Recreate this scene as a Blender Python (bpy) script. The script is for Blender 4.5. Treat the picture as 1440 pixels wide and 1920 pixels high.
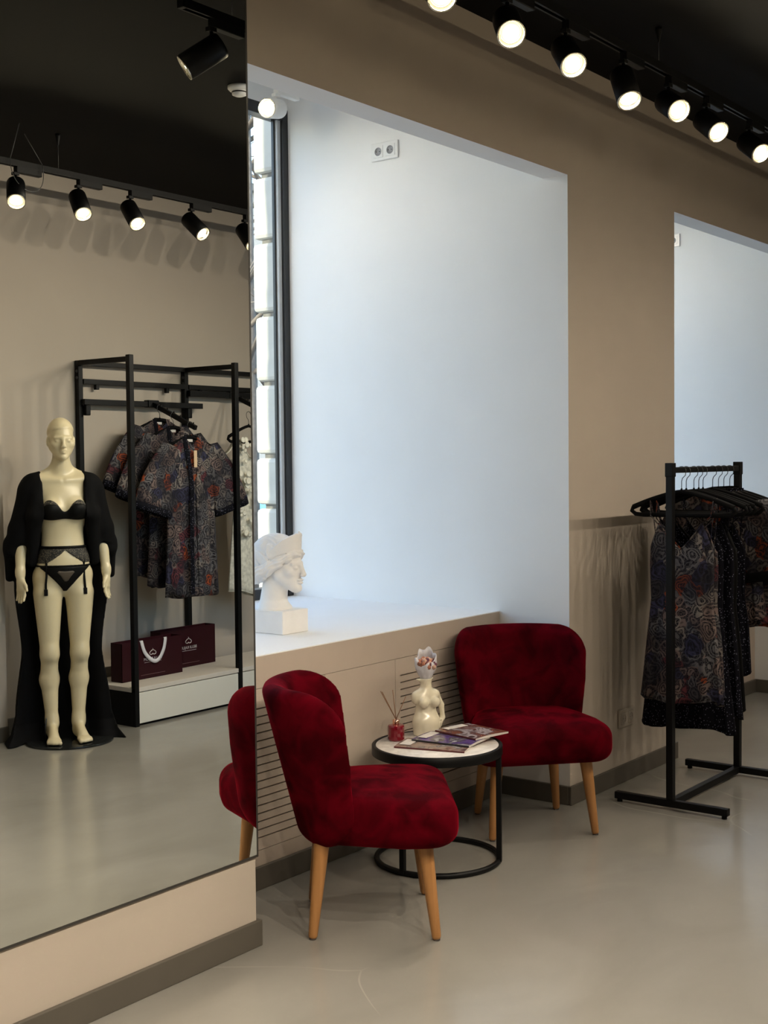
import bpy, bmesh, math, random
import numpy as np
from mathutils import Vector, Matrix

for _o in list(bpy.data.objects):
    bpy.data.objects.remove(_o, do_unlink=True)
scene = bpy.context.scene
COL = scene.collection
R_ = math.radians
PI = math.pi

# ------------------------------------------------------------------ camera
CAM_POS = Vector((-5.0625, -2.8198, 1.57))
YAW, PITCH, ROLL = 0.9188, -0.0406, -0.0099
FPX = 2395.8
_f = Vector((math.sin(YAW) * math.cos(PITCH), math.cos(YAW) * math.cos(PITCH), math.sin(PITCH)))
_r = Vector((math.cos(YAW), -math.sin(YAW), 0))
_u = _r.cross(_f)
_rr = math.cos(ROLL) * _r + math.sin(ROLL) * _u
_uu = -math.sin(ROLL) * _r + math.cos(ROLL) * _u
cam_data = bpy.data.cameras.new('camera')
cam_data.sensor_fit = 'VERTICAL'
cam_data.sensor_height = 36.0
cam_data.lens = FPX / 1920.0 * 36.0
cam_data.clip_start = 0.02
cam_data.clip_end = 300
cam = bpy.data.objects.new('camera', cam_data)
COL.objects.link(cam)
cam.matrix_world = Matrix(((_rr.x, _uu.x, -_f.x, CAM_POS.x), (_rr.y, _uu.y, -_f.y, CAM_POS.y),
                           (_rr.z, _uu.z, -_f.z, CAM_POS.z), (0, 0, 0, 1)))
scene.camera = cam

# ------------------------------------------------------------------ world, sun, exposure
vs = scene.view_settings
vs.view_transform = 'Standard'
vs.look = 'None'
vs.gamma = 1.0
vs.exposure = 0.0
vs.use_curve_mapping = False
world = bpy.data.worlds.new('sky')
scene.world = world
world.use_nodes = True
_nt = world.node_tree
_bg = _nt.nodes['Background']
_sky = _nt.nodes.new('ShaderNodeTexSky')
_sky.sky_type = 'NISHITA'
_sky.sun_disc = False
_sky.sun_elevation = R_(34)
_sky.sun_rotation = R_(250)
_sky.air_density = 1.0
_sky.dust_density = 2.0
_tint = _nt.nodes.new('ShaderNodeMixRGB')
_tint.blend_type = 'MULTIPLY'
_tint.inputs[0].default_value = 1.0
_tint.inputs[2].default_value = (0.98, 1.02, 1.03, 1)
_nt.links.new(_sky.outputs[0], _tint.inputs[1])
_nt.links.new(_tint.outputs[0], _bg.inputs['Color'])
_bg.inputs['Strength'].default_value = 0.79

sun_data = bpy.data.lights.new('sun', 'SUN')
sun_data.energy = 6.5
sun_data.angle = R_(0.6)
sun_data.color = (1.0, 0.9, 0.66)
sun = bpy.data.objects.new('sun', sun_data)
COL.objects.link(sun)
SUN_DIR = Vector((1.0, -0.042, -0.62)).normalized()      # travel direction: along the facade
sun.rotation_euler = SUN_DIR.to_track_quat('-Z', 'Y').to_euler()
sun.location = (-12, 8, 9)

SPOT_COL = (1.0, 0.87, 0.70)
SPOT_W = 40.0

# ------------------------------------------------------------------ material helpers
def new_mat(name):
    m = bpy.data.materials.new(name)
    m.use_nodes = True
    nt = m.node_tree
    return m, nt, nt.nodes['Principled BSDF']

def lk(nt, a, b):
    nt.links.new(a, b)

def mat(name, col, rough=0.5, metal=0.0, var=0.06, scale=8.0, bump=0.0, bscale=60.0, sheen=0.0, sheen_tint=None,
        coat=0.0, spec=None, rvar=0.0, detail=4.0):
    m, nt, p = new_mat(name)
    tc = nt.nodes.new('ShaderNodeTexCoord')
    nz = nt.nodes.new('ShaderNodeTexNoise')
    nz.inputs['Scale'].default_value = scale
    nz.inputs['Detail'].default_value = detail
    lk(nt, tc.outputs['Object'], nz.inputs['Vector'])
    rp = nt.nodes.new('ShaderNodeValToRGB')
    rp.color_ramp.elements[0].position = 0.3
    rp.color_ramp.elements[1].position = 0.7
    rp.color_ramp.elements[0].color = (*[c * (1 - var) for c in col], 1)
    rp.color_ramp.elements[1].color = (*[min(1, c * (1 + var)) for c in col], 1)
    lk(nt, nz.outputs[0], rp.inputs[0])
    lk(nt, rp.outputs[0], p.inputs['Base Color'])
    p.inputs['Roughness'].default_value = rough
    p.inputs['Metallic'].default_value = metal
    if spec is not None:
        p.inputs['Specular IOR Level'].default_value = spec
    if coat:
        p.inputs['Coat Weight'].default_value = coat
        p.inputs['Coat Roughness'].default_value = 0.05
    if sheen:
        p.inputs['Sheen Weight'].default_value = sheen
        p.inputs['Sheen Roughness'].default_value = 0.35
        p.inputs['Sheen Tint'].default_value = (*(sheen_tint or (1, 1, 1)), 1)
    if rvar:
        mr = nt.nodes.new('ShaderNodeMapRange')
        mr.inputs['To Min'].default_value = max(0, rough - rvar)
        mr.inputs['To Max'].default_value = rough + rvar
        lk(nt, nz.outputs[0], mr.inputs[0])
        lk(nt, mr.outputs[0], p.inputs['Roughness'])
    if bump:
        n2 = nt.nodes.new('ShaderNodeTexNoise')
        n2.inputs['Scale'].default_value = bscale
        n2.inputs['Detail'].default_value = 3
        lk(nt, tc.outputs['Object'], n2.inputs['Vector'])
        b = nt.nodes.new('ShaderNodeBump')
        b.inputs['Strength'].default_value = bump
        b.inputs['Distance'].default_value = 0.004
        lk(nt, n2.outputs[0], b.inputs['Height'])
        lk(nt, b.outputs[0], p.inputs['Normal'])
    return m

def emit_mat(name, col, strength):
    m, nt, p = new_mat(name)
    p.inputs['Base Color'].default_value = (0.8, 0.8, 0.8, 1)
    p.inputs['Emission Color'].default_value = (*col, 1)
    p.inputs['Emission Strength'].default_value = strength
    return m

# ------------------------------------------------------------------ object helpers
def tag(o, label=None, cat=None, group=None, kind=None):
    if label: o['label'] = label
    if cat: o['category'] = cat
    if group: o['group'] = group
    if kind: o['kind'] = kind
    return o

def empty(name, loc=(0, 0, 0), rz=0.0):
    o = bpy.data.objects.new(name, None)
    o.empty_display_size = 0.05
    COL.objects.link(o)
    o.location = loc
    o.rotation_euler = (0, 0, rz)
    return o

def link_mesh(name, me, m=None, parent=None, loc=None, rz=None):
    o = bpy.data.objects.new(name, me)
    COL.objects.link(o)
    if m is not None:
        for mm in (m if isinstance(m, (list, tuple)) else [m]):
            me.materials.append(mm)
    if parent: o.parent = parent
    if loc is not None: o.location = loc
    if rz is not None: o.rotation_euler = (0, 0, rz)
    return o

class MB:
    """collects shapes into one mesh"""
    def __init__(self):
        self.bm = bmesh.new()
    def box(self, x0, x1, y0, y1, z0, z1, bev=0.0, mi=0):
        b = bmesh.new()
        vs_ = [b.verts.new(c) for c in ((x0, y0, z0), (x1, y0, z0), (x1, y1, z0), (x0, y1, z0),
                                        (x0, y0, z1), (x1, y0, z1), (x1, y1, z1), (x0, y1, z1))]
        for f in ((3, 2, 1, 0), (4, 5, 6, 7), (0, 1, 5, 4), (1, 2, 6, 5), (2, 3, 7, 6), (3, 0, 4, 7)):
            b.faces.new([vs_[i] for i in f])
        if bev:
            bmesh.ops.bevel(b, geom=b.edges[:], offset=bev, segments=2, affect='EDGES', profile=0.5)
        for f in b.faces: f.material_index = mi
        self._merge(b)
        return self
    def _merge(self, b, M=None):
        if M is not None:
            bmesh.ops.transform(b, matrix=M, verts=b.verts[:])
        vm = {v: self.bm.verts.new(v.co) for v in b.verts}
        for f in b.faces:
            try:
                nf = self.bm.faces.new([vm[v] for v in f.verts])
                nf.smooth = f.smooth
                nf.material_index = f.material_index
            except ValueError:
                pass
        b.free()
    def tube(self, pts, r, seg=10, closed=False, caps=True, mi=0):
        """round tube along a polyline; r number or list"""
        pts = [Vector(p) for p in pts]
        n = len(pts)
        rs = r if isinstance(r, (list, tuple)) else [r] * n
        rings = []
        prev = None
        for i, p in enumerate(pts):
            if closed:
                t = (pts[(i + 1) % n] - pts[i - 1]).normalized()
            else:
                t = (pts[min(i + 1, n - 1)] - pts[max(i - 1, 0)]).normalized()
            if prev is None:
                a = Vector((0, 0, 1)) if abs(t.z) < 0.9 else Vector((1, 0, 0))
                u = t.cross(a).normalized()
            else:
                u = (prev - t * prev.dot(t)).normalized()
            prev = u
            v = t.cross(u)
            rings.append([self.bm.verts.new(p + (u * math.cos(2 * PI * k / seg) + v * math.sin(2 * PI * k / seg)) * rs[i]) for k in range(seg)])
        m = n if closed else n - 1
        for i in range(m):
            A, B = rings[i], rings[(i + 1) % n]
            for k in range(seg):
                f = self.bm.faces.new((A[k], A[(k + 1) % seg], B[(k + 1) % seg], B[k]))
                f.smooth = True
                f.material_index = mi
        if caps and not closed:
            self.bm.faces.new(rings[0][::-1]).material_index = mi
            self.bm.faces.new(rings[-1]).material_index = mi
        return self
    def bar(self, a, b, w, h=None, up=(0, 0, 1), bev=0.0):
        """rectangular bar from a to b, width w (sideways), height h (along up)"""
        h = h or w
        a, b = Vector(a), Vector(b)
        t = b - a
        L = t.length
        t.normalize()
        up = Vector(up)
        if abs(t.dot(up)) > 0.95: up = Vector((0, 1, 0))
        s = t.cross(up).normalized()
        u = s.cross(t)
        bb = MB()
        bb.box(0, L, -w / 2, w / 2, -h / 2, h / 2, bev)
        M = Matrix(((t.x, s.x, u.x, a.x), (t.y, s.y, u.y, a.y), (t.z, s.z, u.z, a.z), (0, 0, 0, 1)))
        self._merge(bb.bm, M)
        return self
    def lathe(self, prof, seg=24, M=None, smooth=True, mi=0):
        b = bmesh.new()
        rings = []
        for (r, z) in prof:
            if r < 1e-5:
                rings.append([b.verts.new((0, 0, z))])
            else:
                rings.append([b.verts.new((r * math.cos(2 * PI * k / seg), r * math.sin(2 * PI * k / seg), z)) for k in range(seg)])
        for A, B in zip(rings[:-1], rings[1:]):
            if len(A) == 1 and len(B) == 1: continue
            for k in range(seg):
                k2 = (k + 1) % seg
                if len(A) == 1: vs_ = (A[0], B[k2], B[k])
                elif len(B) == 1: vs_ = (A[k], A[k2], B[0])
                else: vs_ = (A[k], A[k2], B[k2], B[k])
                f = b.faces.new(vs_)
                f.smooth = smooth
                f.material_index = mi
        bmesh.ops.recalc_face_normals(b, faces=b.faces[:])
        self._merge(b, M)
        return self
    def grid(self, P, closed_u=False, smooth=True, mi=0, M=None):
        """P[i][j] -> point; quads between"""
        b = bmesh.new()
        V = [[b.verts.new(p) for p in row] for row in P]
        n, m = len(V), len(V[0])
        for i in range(n - 1):
            for j in range(m if closed_u else m - 1):
                j2 = (j + 1) % m
                try:
                    f = b.faces.new((V[i][j], V[i][j2], V[i + 1][j2], V[i + 1][j]))
                    f.smooth = smooth
                    f.material_index = mi
                except ValueError:
                    pass
        self._merge(b, M)
        return self
    def mesh(self, name):
        me = bpy.data.meshes.new(name)
        self.bm.normal_update()
        self.bm.to_mesh(me)
        self.bm.free()
        return me
    def build(self, name, m=None, parent=None, loc=None, rz=None):
        return link_mesh(name, self.mesh(name), m, parent, loc, rz)

def rot_to(d, loc=(0, 0, 0)):
    """matrix taking +Z to direction d at loc"""
    q = Vector(d).normalized().to_track_quat('Z', 'Y')
    return Matrix.Translation(Vector(loc)) @ q.to_matrix().to_4x4()

# ------------------------------------------------------------------ signed-distance sculpting
class SDF:
    def __init__(self, lo, hi, h):
        self.h = h
        self.ax = [np.arange(lo[i], hi[i] + h, h) for i in range(3)]
        self.F = np.full([len(a) for a in self.ax], 1.0)
    def sub(self, lo, hi):
        sl = []
        for i in range(3):
            a = int(np.searchsorted(self.ax[i], lo[i])); b = int(np.searchsorted(self.ax[i], hi[i]))
            sl.append(slice(max(0, a), max(a + 1, b)))
        g = np.meshgrid(*[self.ax[i][sl[i]] for i in range(3)], indexing='ij')
        return tuple(sl), g
    @staticmethod
    def smin(a, b, k):
        if k <= 0: return np.minimum(a, b)
        h = np.clip(0.5 + 0.5 * (b - a) / k, 0, 1)
        return b * (1 - h) + a * h - k * h * (1 - h)
    def _put(self, fn, lo, hi, k, cut=False):
        m = 0.03 + 2 * k
        sl, (X, Y, Z) = self.sub([l - m for l in lo], [q + m for q in hi])
        if X.size == 0: return self
        d = fn(X, Y, Z)
        if cut: self.F[sl] = -SDF.smin(-self.F[sl], d, k)
        else: self.F[sl] = SDF.smin(self.F[sl], d, k)
        return self
    def ell(self, c, r, k=0.02, rot=None, cut=False):
        c = np.array(c, float); r = np.array(r, float)
        Rm = None
        if rot is not None:
            Rm = np.array(Matrix.Rotation(rot[1], 3, rot[0]).transposed())
        mx = r.max() if Rm is not None else None
        e = r if mx is None else np.array([mx] * 3)
        def fn(X, Y, Z):
            x, y, z = X - c[0], Y - c[1], Z - c[2]
            if Rm is not None:
                x, y, z = (Rm[0, 0] * x + Rm[0, 1] * y + Rm[0, 2] * z, Rm[1, 0] * x + Rm[1, 1] * y + Rm[1, 2] * z,
                           Rm[2, 0] * x + Rm[2, 1] * y + Rm[2, 2] * z)
            q = np.sqrt((x / r[0]) ** 2 + (y / r[1]) ** 2 + (z / r[2]) ** 2) + 1e-9
            q2 = np.sqrt((x / r[0] ** 2) ** 2 + (y / r[1] ** 2) ** 2 + (z / r[2] ** 2) ** 2) + 1e-9
            return q * (q - 1) / q2
        return self._put(fn, c - e, c + e, k, cut)
    def cap(self, a, b, ra, rb, k=0.02, sx=1.0, sy=1.0, cut=False):
        """tapered capsule; sx, sy squash across x / y"""
        a = np.array(a, float); b = np.array(b, float)
        R = max(ra, rb) * max(sx, sy, 1)
        lo = np.minimum(a, b) - R; hi = np.maximum(a, b) + R
        ab = b - a; L2 = (ab ** 2).sum()
        def fn(X, Y, Z):
            x, y, z = X - a[0], Y - a[1], Z - a[2]
            t = np.clip((x * ab[0] + y * ab[1] + z * ab[2]) / L2, 0, 1)
            dx, dy, dz = (x - t * ab[0]) / sx, (y - t * ab[1]) / sy, z - t * ab[2]
            return (np.sqrt(dx * dx + dy * dy + dz * dz) - (ra + (rb - ra) * t)) * min(sx, sy, 1)
        return self._put(fn, lo, hi, k, cut)
    def box(self, c, hs, rr, k=0.0, cut=False):
        c = np.array(c, float); hs = np.array(hs, float)
        def fn(X, Y, Z):
            q = [np.abs(v - c[i]) - hs[i] + rr for i, v in enumerate((X, Y, Z))]
            o = np.sqrt(sum(np.maximum(w, 0) ** 2 for w in q))
            return o + np.minimum(np.maximum(np.maximum(q[0], q[1]), q[2]), 0) - rr
        return self._put(fn, c - hs, c + hs, k, cut)
    def apply(self, fn):
        X, Y, Z = np.meshgrid(*self.ax, indexing='ij')
        self.F = fn(X, Y, Z, self.F)
        return self
    def mesh(self, name, F=None, smooth=True):
        F = self.F if F is None else F
        F = F.copy()
        # close at the borders
        for s in (np.s_[0, :, :], np.s_[-1, :, :], np.s_[:, 0, :], np.s_[:, -1, :], np.s_[:, :, 0], np.s_[:, :, -1]):
            F[s] = np.maximum(F[s], 1e-4)
        inside = F < 0
        nx, ny, nz = F.shape
        acc = np.zeros((nx - 1, ny - 1, nz - 1, 3)); cnt = np.zeros((nx - 1, ny - 1, nz - 1))
        cor = [(i, j, k) for i in (0, 1) for j in (0, 1) for k in (0, 1)]
        def S(A, c): return A[c[0]:nx - 1 + c[0], c[1]:ny - 1 + c[1], c[2]:nz - 1 + c[2]]
        tot = sum(S(inside, c).astype(np.int8) for c in cor)
        act = (tot > 0) & (tot < 8)
        idx = np.argwhere(act)
        if len(idx) == 0:
            return bpy.data.meshes.new(name)
        Fv = {c: F[idx[:, 0] + c[0], idx[:, 1] + c[1], idx[:, 2] + c[2]] for c in cor}
        pos = np.zeros((len(idx), 3)); n = np.zeros(len(idx))
        for c in cor:
            for a in range(3):
                if c[a] == 0:
                    d = list(c); d[a] = 1; d = tuple(d)
                    f0, f1 = Fv[c], Fv[d]
                    cr = (f0 < 0) != (f1 < 0)
                    t = np.where(cr, f0 / np.where(cr, f0 - f1, 1), 0)
                    p = np.zeros((len(idx), 3)) + np.array(c, float)
                    p[:, a] = t
                    pos += p * cr[:, None]; n += cr
        pos = pos / n[:, None] + idx
        verts = pos * self.h + np.array([self.ax[0][0], self.ax[1][0], self.ax[2][0]])
        vid = -np.ones(act.shape, np.int64)
        vid[idx[:, 0], idx[:, 1], idx[:, 2]] = np.arange(len(idx))
        faces = []
        for a in range(3):
            b, c = (a + 1) % 3, (a + 2) % 3
            sl0 = [slice(None)] * 3; sl1 = [slice(None)] * 3
            sl0[a] = slice(0, F.shape[a] - 1); sl1[a] = slice(1, F.shape[a])
            i0 = inside[tuple(sl0)]; i1 = inside[tuple(sl1)]
            e = np.argwhere(i0 != i1)
            ok = (e[:, b] > 0) & (e[:, c] > 0) & (e[:, b] < F.shape[b] - 1) & (e[:, c] < F.shape[c] - 1)
            e = e[ok]
            fl = i0[e[:, 0], e[:, 1], e[:, 2]]
            def V(db, dc):
                q = e.copy(); q[:, b] += db; q[:, c] += dc
                return vid[q[:, 0], q[:, 1], q[:, 2]]
            q = np.stack([V(-1, -1), V(0, -1), V(0, 0), V(-1, 0)], 1)
            q[~fl] = q[~fl][:, ::-1]
            faces.append(q)
        faces = np.concatenate(faces)
        faces = faces[(faces >= 0).all(1)]
        me = bpy.data.meshes.new(name)
        me.vertices.add(len(verts)); me.vertices.foreach_set('co', verts.astype(np.float32).ravel())
        me.loops.add(faces.size); me.loops.foreach_set('vertex_index', faces.astype(np.int32).ravel())
        me.polygons.add(len(faces))
        me.polygons.foreach_set('loop_start', np.arange(0, faces.size, 4, dtype=np.int32))
        me.polygons.foreach_set('loop_total', np.full(len(faces), 4, np.int32))
        if smooth: me.polygons.foreach_set('use_smooth', np.ones(len(faces), bool))
        me.update(calc_edges=True)
        me.validate()
        return me

def relax(me, it=2, fac=0.5):
    """laplacian smoothing of a mesh"""
    nv = len(me.vertices)
    co = np.empty(nv * 3, np.float32); me.vertices.foreach_get('co', co); co = co.reshape(-1, 3).astype(float)
    ed = np.empty(len(me.edges) * 2, np.int32); me.edges.foreach_get('vertices', ed); ed = ed.reshape(-1, 2)
    deg = np.bincount(ed.ravel(), minlength=nv).astype(float)[:, None]
    for i in range(it * 2):
        s = np.zeros_like(co)
        np.add.at(s, ed[:, 0], co[ed[:, 1]]); np.add.at(s, ed[:, 1], co[ed[:, 0]])
        f = fac if i % 2 == 0 else -fac * 1.03
        co = co + f * (s / np.maximum(deg, 1) - co)
    me.vertices.foreach_set('co', co.astype(np.float32).ravel())
    me.update()
    return me
# ------------------------------------------------------------------ dimensions of the place (metres)
X1, X2, X3 = -2.0732, 1.1131, 3.186        # niche jambs
HL = 2.8298                                 # underside of the lintels
LS = 0.126                                  # lintel depth
YB, HLED = 0.3708, 0.8594                   # radiator cover front, ledge height
YW = 1.651                                  # window plane
ZC = 3.335                                  # ceiling
YO = -3.44                                  # opposite wall
ZN = 3.52                                   # niche ceiling
XL, XR, YREC = -7.4, 6.6, -4.6
BT, BH = 0.015, 0.085

# ------------------------------------------------------------------ materials of the shell
M_paint = mat('greige_wall_paint', (0.42, 0.365, 0.305), 0.75, var=0.02, scale=3, bump=0.04, bscale=180)
M_white = mat('white_wall_paint', (0.80, 0.80, 0.79), 0.7, var=0.015, scale=3, bump=0.04, bscale=160)
M_base = mat('taupe_skirting', (0.085, 0.075, 0.06), 0.45, var=0.05)
M_black_ceiling = mat('black_ceiling_paint', (0.0018, 0.0018, 0.002), 0.7, var=0.1, spec=0.1)
M_black = mat('black_powder_coat', (0.0022, 0.0022, 0.0025), 0.45, var=0.1, scale=30, spec=0.2)

def floor_mat():
    m, nt, p = new_mat('poured_grey_floor')
    tc = nt.nodes.new('ShaderNodeTexCoord')
    mp = nt.nodes.new('ShaderNodeMapping')
    mp.inputs['Scale'].default_value = (1.0, 1.6, 1)
    mp.inputs['Rotation'].default_value = (0, 0, 0.5)
    lk(nt, tc.outputs['Object'], mp.inputs[0])
    n1 = nt.nodes.new('ShaderNodeTexNoise'); n1.inputs['Scale'].default_value = 1.3; n1.inputs['Detail'].default_value = 6
    n1.inputs['Distortion'].default_value = 0.8
    n2 = nt.nodes.new('ShaderNodeTexNoise'); n2.inputs['Scale'].default_value = 14; n2.inputs['Detail'].default_value = 5
    lk(nt, mp.outputs[0], n1.inputs['Vector']); lk(nt, mp.outputs[0], n2.inputs['Vector'])
    r = nt.nodes.new('ShaderNodeValToRGB')
    r.color_ramp.elements[0].position = 0.3; r.color_ramp.elements[0].color = (0.205, 0.196, 0.172, 1)
    r.color_ramp.elements[1].position = 0.72; r.color_ramp.elements[1].color = (0.255, 0.245, 0.220, 1)
    lk(nt, n1.outputs[0], r.inputs[0])
    # hair-line scratches
    w = nt.nodes.new('ShaderNodeTexVoronoi'); w.feature = 'DISTANCE_TO_EDGE'; w.inputs['Scale'].default_value = 0.55
    dn = nt.nodes.new('ShaderNodeTexNoise'); dn.inputs['Scale'].default_value = 1.1
    lk(nt, tc.outputs['Object'], dn.inputs['Vector'])
    ad = nt.nodes.new('ShaderNodeMixRGB'); ad.blend_type = 'ADD'; ad.inputs[0].default_value = 0.5
    lk(nt, tc.outputs['Object'], ad.inputs[1]); lk(nt, dn.outputs['Color'], ad.inputs[2])
    lk(nt, ad.outputs[0], w.inputs['Vector'])
    lt = nt.nodes.new('ShaderNodeMath'); lt.operation = 'LESS_THAN'; lt.inputs[1].default_value = 0.0016
    lk(nt, w.outputs['Distance'], lt.inputs[0])
    ml = nt.nodes.new('ShaderNodeMath'); ml.operation = 'MULTIPLY'; lk(nt, lt.outputs[0], ml.inputs[0])
    n3 = nt.nodes.new('ShaderNodeMapRange'); n3.inputs['From Min'].default_value = 0.53; n3.inputs['From Max'].default_value = 0.8; n3.inputs['To Max'].default_value = 0.6
    lk(nt, dn.outputs[0], n3.inputs[0]); lk(nt, n3.outputs[0], ml.inputs[1])
    mx = nt.nodes.new('ShaderNodeMixRGB'); mx.inputs[2].default_value = (0.6, 0.58, 0.5, 1)
    lk(nt, ml.outputs[0], mx.inputs[0]); lk(nt, r.outputs[0], mx.inputs[1])
    lk(nt, mx.outputs[0], p.inputs['Base Color'])
    mr = nt.nodes.new('ShaderNodeMapRange'); mr.inputs['To Min'].default_value = 0.10; mr.inputs['To Max'].default_value = 0.24
    lk(nt, n1.outputs[0], mr.inputs[0]); lk(nt, mr.outputs[0], p.inputs['Roughness'])
    b = nt.nodes.new('ShaderNodeBump'); b.inputs['Strength'].default_value = 0.05; b.inputs['Distance'].default_value = 0.01
    lk(nt, n2.outputs[0], b.inputs['Height']); lk(nt, b.outputs[0], p.inputs['Normal'])
    p.inputs['Specular IOR Level'].default_value = 0.45
    return m
M_floor = floor_mat()

def struct(o):
    o['kind'] = 'structure'
    return o

def wallbox(name, x0, x1, y0, y1, z0, z1, front=M_paint, rest=M_white, front_axis=(0, -1, 0)):
    b = MB(); b.box(x0, x1, y0, y1, z0, z1)
    me = b.mesh(name)
    o = link_mesh(name, me, [front, rest])
    fa = Vector(front_axis)
    for p in me.polygons:
        p.material_index = 0 if Vector(p.normal).dot(fa) > 0.9 else 1
    return struct(o)

# floor and ceiling
struct(MB().box(XL, XR, YREC, YB + 0.02, -0.12, 0).build('floor', M_floor))
struct(MB().box(XL, XR, YREC, 0.0, ZC, ZC + 0.12).build('ceiling', M_black_ceiling))

# the wall with the window niches
YE = 1.74                                   # back of the inner shell
wallbox('wall_window_left', XL, X1, 0, YE, 0, ZN)
wallbox('wall_window_middle', 0, X2, 0, YE, 0, ZN)
wallbox('wall_window_right', X3, XR, 0, YE, 0, ZN)
wallbox('wall_lintel_left', X1, 0, 0, LS, HL, ZN)
wallbox('wall_lintel_right', X2, X3, 0, LS, HL, ZN)
struct(MB().box(X1, 0, LS, YE, ZN, ZN + 0.1).build('ceiling_niche_left', M_white))
struct(MB().box(X2, X3, LS, YE, ZN, ZN + 0.1).build('ceiling_niche_right', M_white))
# the rest of the room
wallbox('wall_opposite', -0.65, XR, YO - 0.15, YO, 0, ZC, rest=M_paint)
wallbox('wall_opposite_pier', -1.6, -0.65, YO - 0.15, -3.262, 0, ZC, rest=M_paint)
wallbox('wall_recess', XL, -1.6, YREC - 0.15, YREC, 0, ZC, rest=M_paint)
wallbox('wall_recess_return', -1.62, -1.6, YREC, YO - 0.15, 0, ZC, rest=M_paint)
wallbox('wall_far_end', XR, XR + 0.15, YO, 0, 0, ZC, rest=M_paint)
wallbox('wall_near_end', XL - 0.15, XL, YREC, 0, 0, ZC, rest=M_paint)

# skirting boards
def skirt(name, x0, x1, y0, y1):
    return struct(MB().box(x0, x1, y0, y1, 0, BH, bev=0.003).build(name, M_base))
skirt('baseboard_mirror_wall', XL, X1 + BT, -BT, 0)
skirt('baseboard_mirror_wall_return', X1, X1 + BT, 0, YB - BT)
skirt('baseboard_radiator_left', X1 + BT, 0 - BT, YB - BT, YB)
skirt('baseboard_jamb_left', -BT, 0, 0, YB)
skirt('baseboard_middle', -BT, X2 + BT, -BT, 0)
skirt('baseboard_middle_return', X2, X2 + BT, 0, YB - BT)
skirt('baseboard_radiator_right', X2 + BT, X3 - BT, YB - BT, YB)
skirt('baseboard_jamb_right', X3 - BT, X3, 0, YB)
skirt('baseboard_right', X3 - BT, XR, -BT, 0)
skirt('baseboard_opposite', -0.65 , XR, YO, YO + BT)
skirt('baseboard_opposite_pier', -1.6, -0.65, -3.262, -3.262 + BT)

# ------------------------------------------------------------------ mirror
m_, nt_, p_ = new_mat('silvered_mirror')
p_.inputs['Base Color'].default_value = (0.86, 0.89, 0.87, 1)
p_.inputs['Metallic'].default_value = 1.0
p_.inputs['Roughness'].default_value = 0.0
M_mirror = m_
M_edge = mat('dark_mirror_edge', (0.03, 0.028, 0.025), 0.4)
mir = empty('wall_mirror', (-4.3, -0.004, 0.30))
tag(mir, 'tall frameless wall mirror reflecting the mannequin and clothes rack', 'mirror')
MB().box(-1.9, X1 + 4.3 - 0.001, -0.004, 0.0035, 0.0, 3.0).build('mirror_glass', M_mirror, mir)
MB().box(-1.9, X1 + 4.3, -0.0045, 0.0035, -0.008, 0.0).build('bottom_edge', M_edge, mir)
MB().box(X1 + 4.3 - 0.001, X1 + 4.3 + 0.006, -0.0045, 0.0035, -0.008, 3.0).build('side_edge', M_edge, mir)

# ------------------------------------------------------------------ radiator covers with white ledges
M_panel = mat('greige_panel_paint', (0.43, 0.36, 0.295), 0.6, var=0.02, bump=0.03, bscale=120)
M_dark = mat('dark_cavity', (0.03, 0.027, 0.024), 0.9)
def radiator_cover(xa, xb, label, grilles):
    r = empty('radiator_cover', ((xa + xb) / 2, YB, 0))
    tag(r, label, 'radiator cover', 'radiator covers under the windows')
    cx = (xa + xb) / 2
    T = 0.02
    def part(name, x0, x1, y0, y1, z0, z1, m, bev=0.0):
        return MB().box(x0 - cx, x1 - cx, y0, y1, z0, z1, bev).build(name, m, r)
    part('ledge_top', xa, xb, 0.0, YW - YB - 0.002, HLED - 0.004, HLED, M_white)
    part('cavity', xa + 0.01, xb - 0.01, 0.06, 0.10, 0.0, HLED - 0.03, M_dark)
    zt, zb = 0.737, 0.142
    # front: top rail, bottom rail, stiles and one slatted panel per grille
    part('top_rail', xa, xb, 0, T, zt + 0.002, HLED - 0.0045, M_panel)
    part('bottom_rail', xa, xb, 0, T, 0, zb - 0.002, M_panel)
    edges = [xa] + [e for g in grilles for e in (g[0] - 0.002, g[1] + 0.002)] + [xb]
    for i in range(0, len(edges), 2):
        if edges[i + 1] - edges[i] > 0.01:
            part('stile', edges[i], edges[i + 1], 0, T, zb - 0.0005, zt + 0.0005, M_panel)
    for (g0, g1) in grilles:
        part('panel_upper', g0, g1, 0, T, 0.667, zt, M_panel)
        part('panel_lower', g0, g1, 0, T, zb, 0.184, M_panel)
        part('panel_side', g0, g0 + 0.034, 0, T, 0.184, 0.667, M_panel)
        part('panel_side', g1 - 0.034, g1, 0, T, 0.184, 0.667, M_panel)
        z = 0.190
        me = None
        while z < 0.66:
            if me is None:
                o = MB().box(g0 + 0.034 - cx, g1 - 0.034 - cx, 0.0, T, -0.012, 0.012).build('slat', M_panel, r)
                me = o.data
            else:
                o = link_mesh('slat', me, None, r)
            o.location.z = z + 0.012
            z += 0.0298
    return r
radiator_cover(X1, 0, 'beige slatted radiator cover with white ledge behind the coffee table', [(-1.99, -1.274), (-0.815, -0.10)])
radiator_cover(X2, X3, 'beige radiator cover with white ledge in the niche behind the clothes rail', [(2.4, 3.1)])

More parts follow.
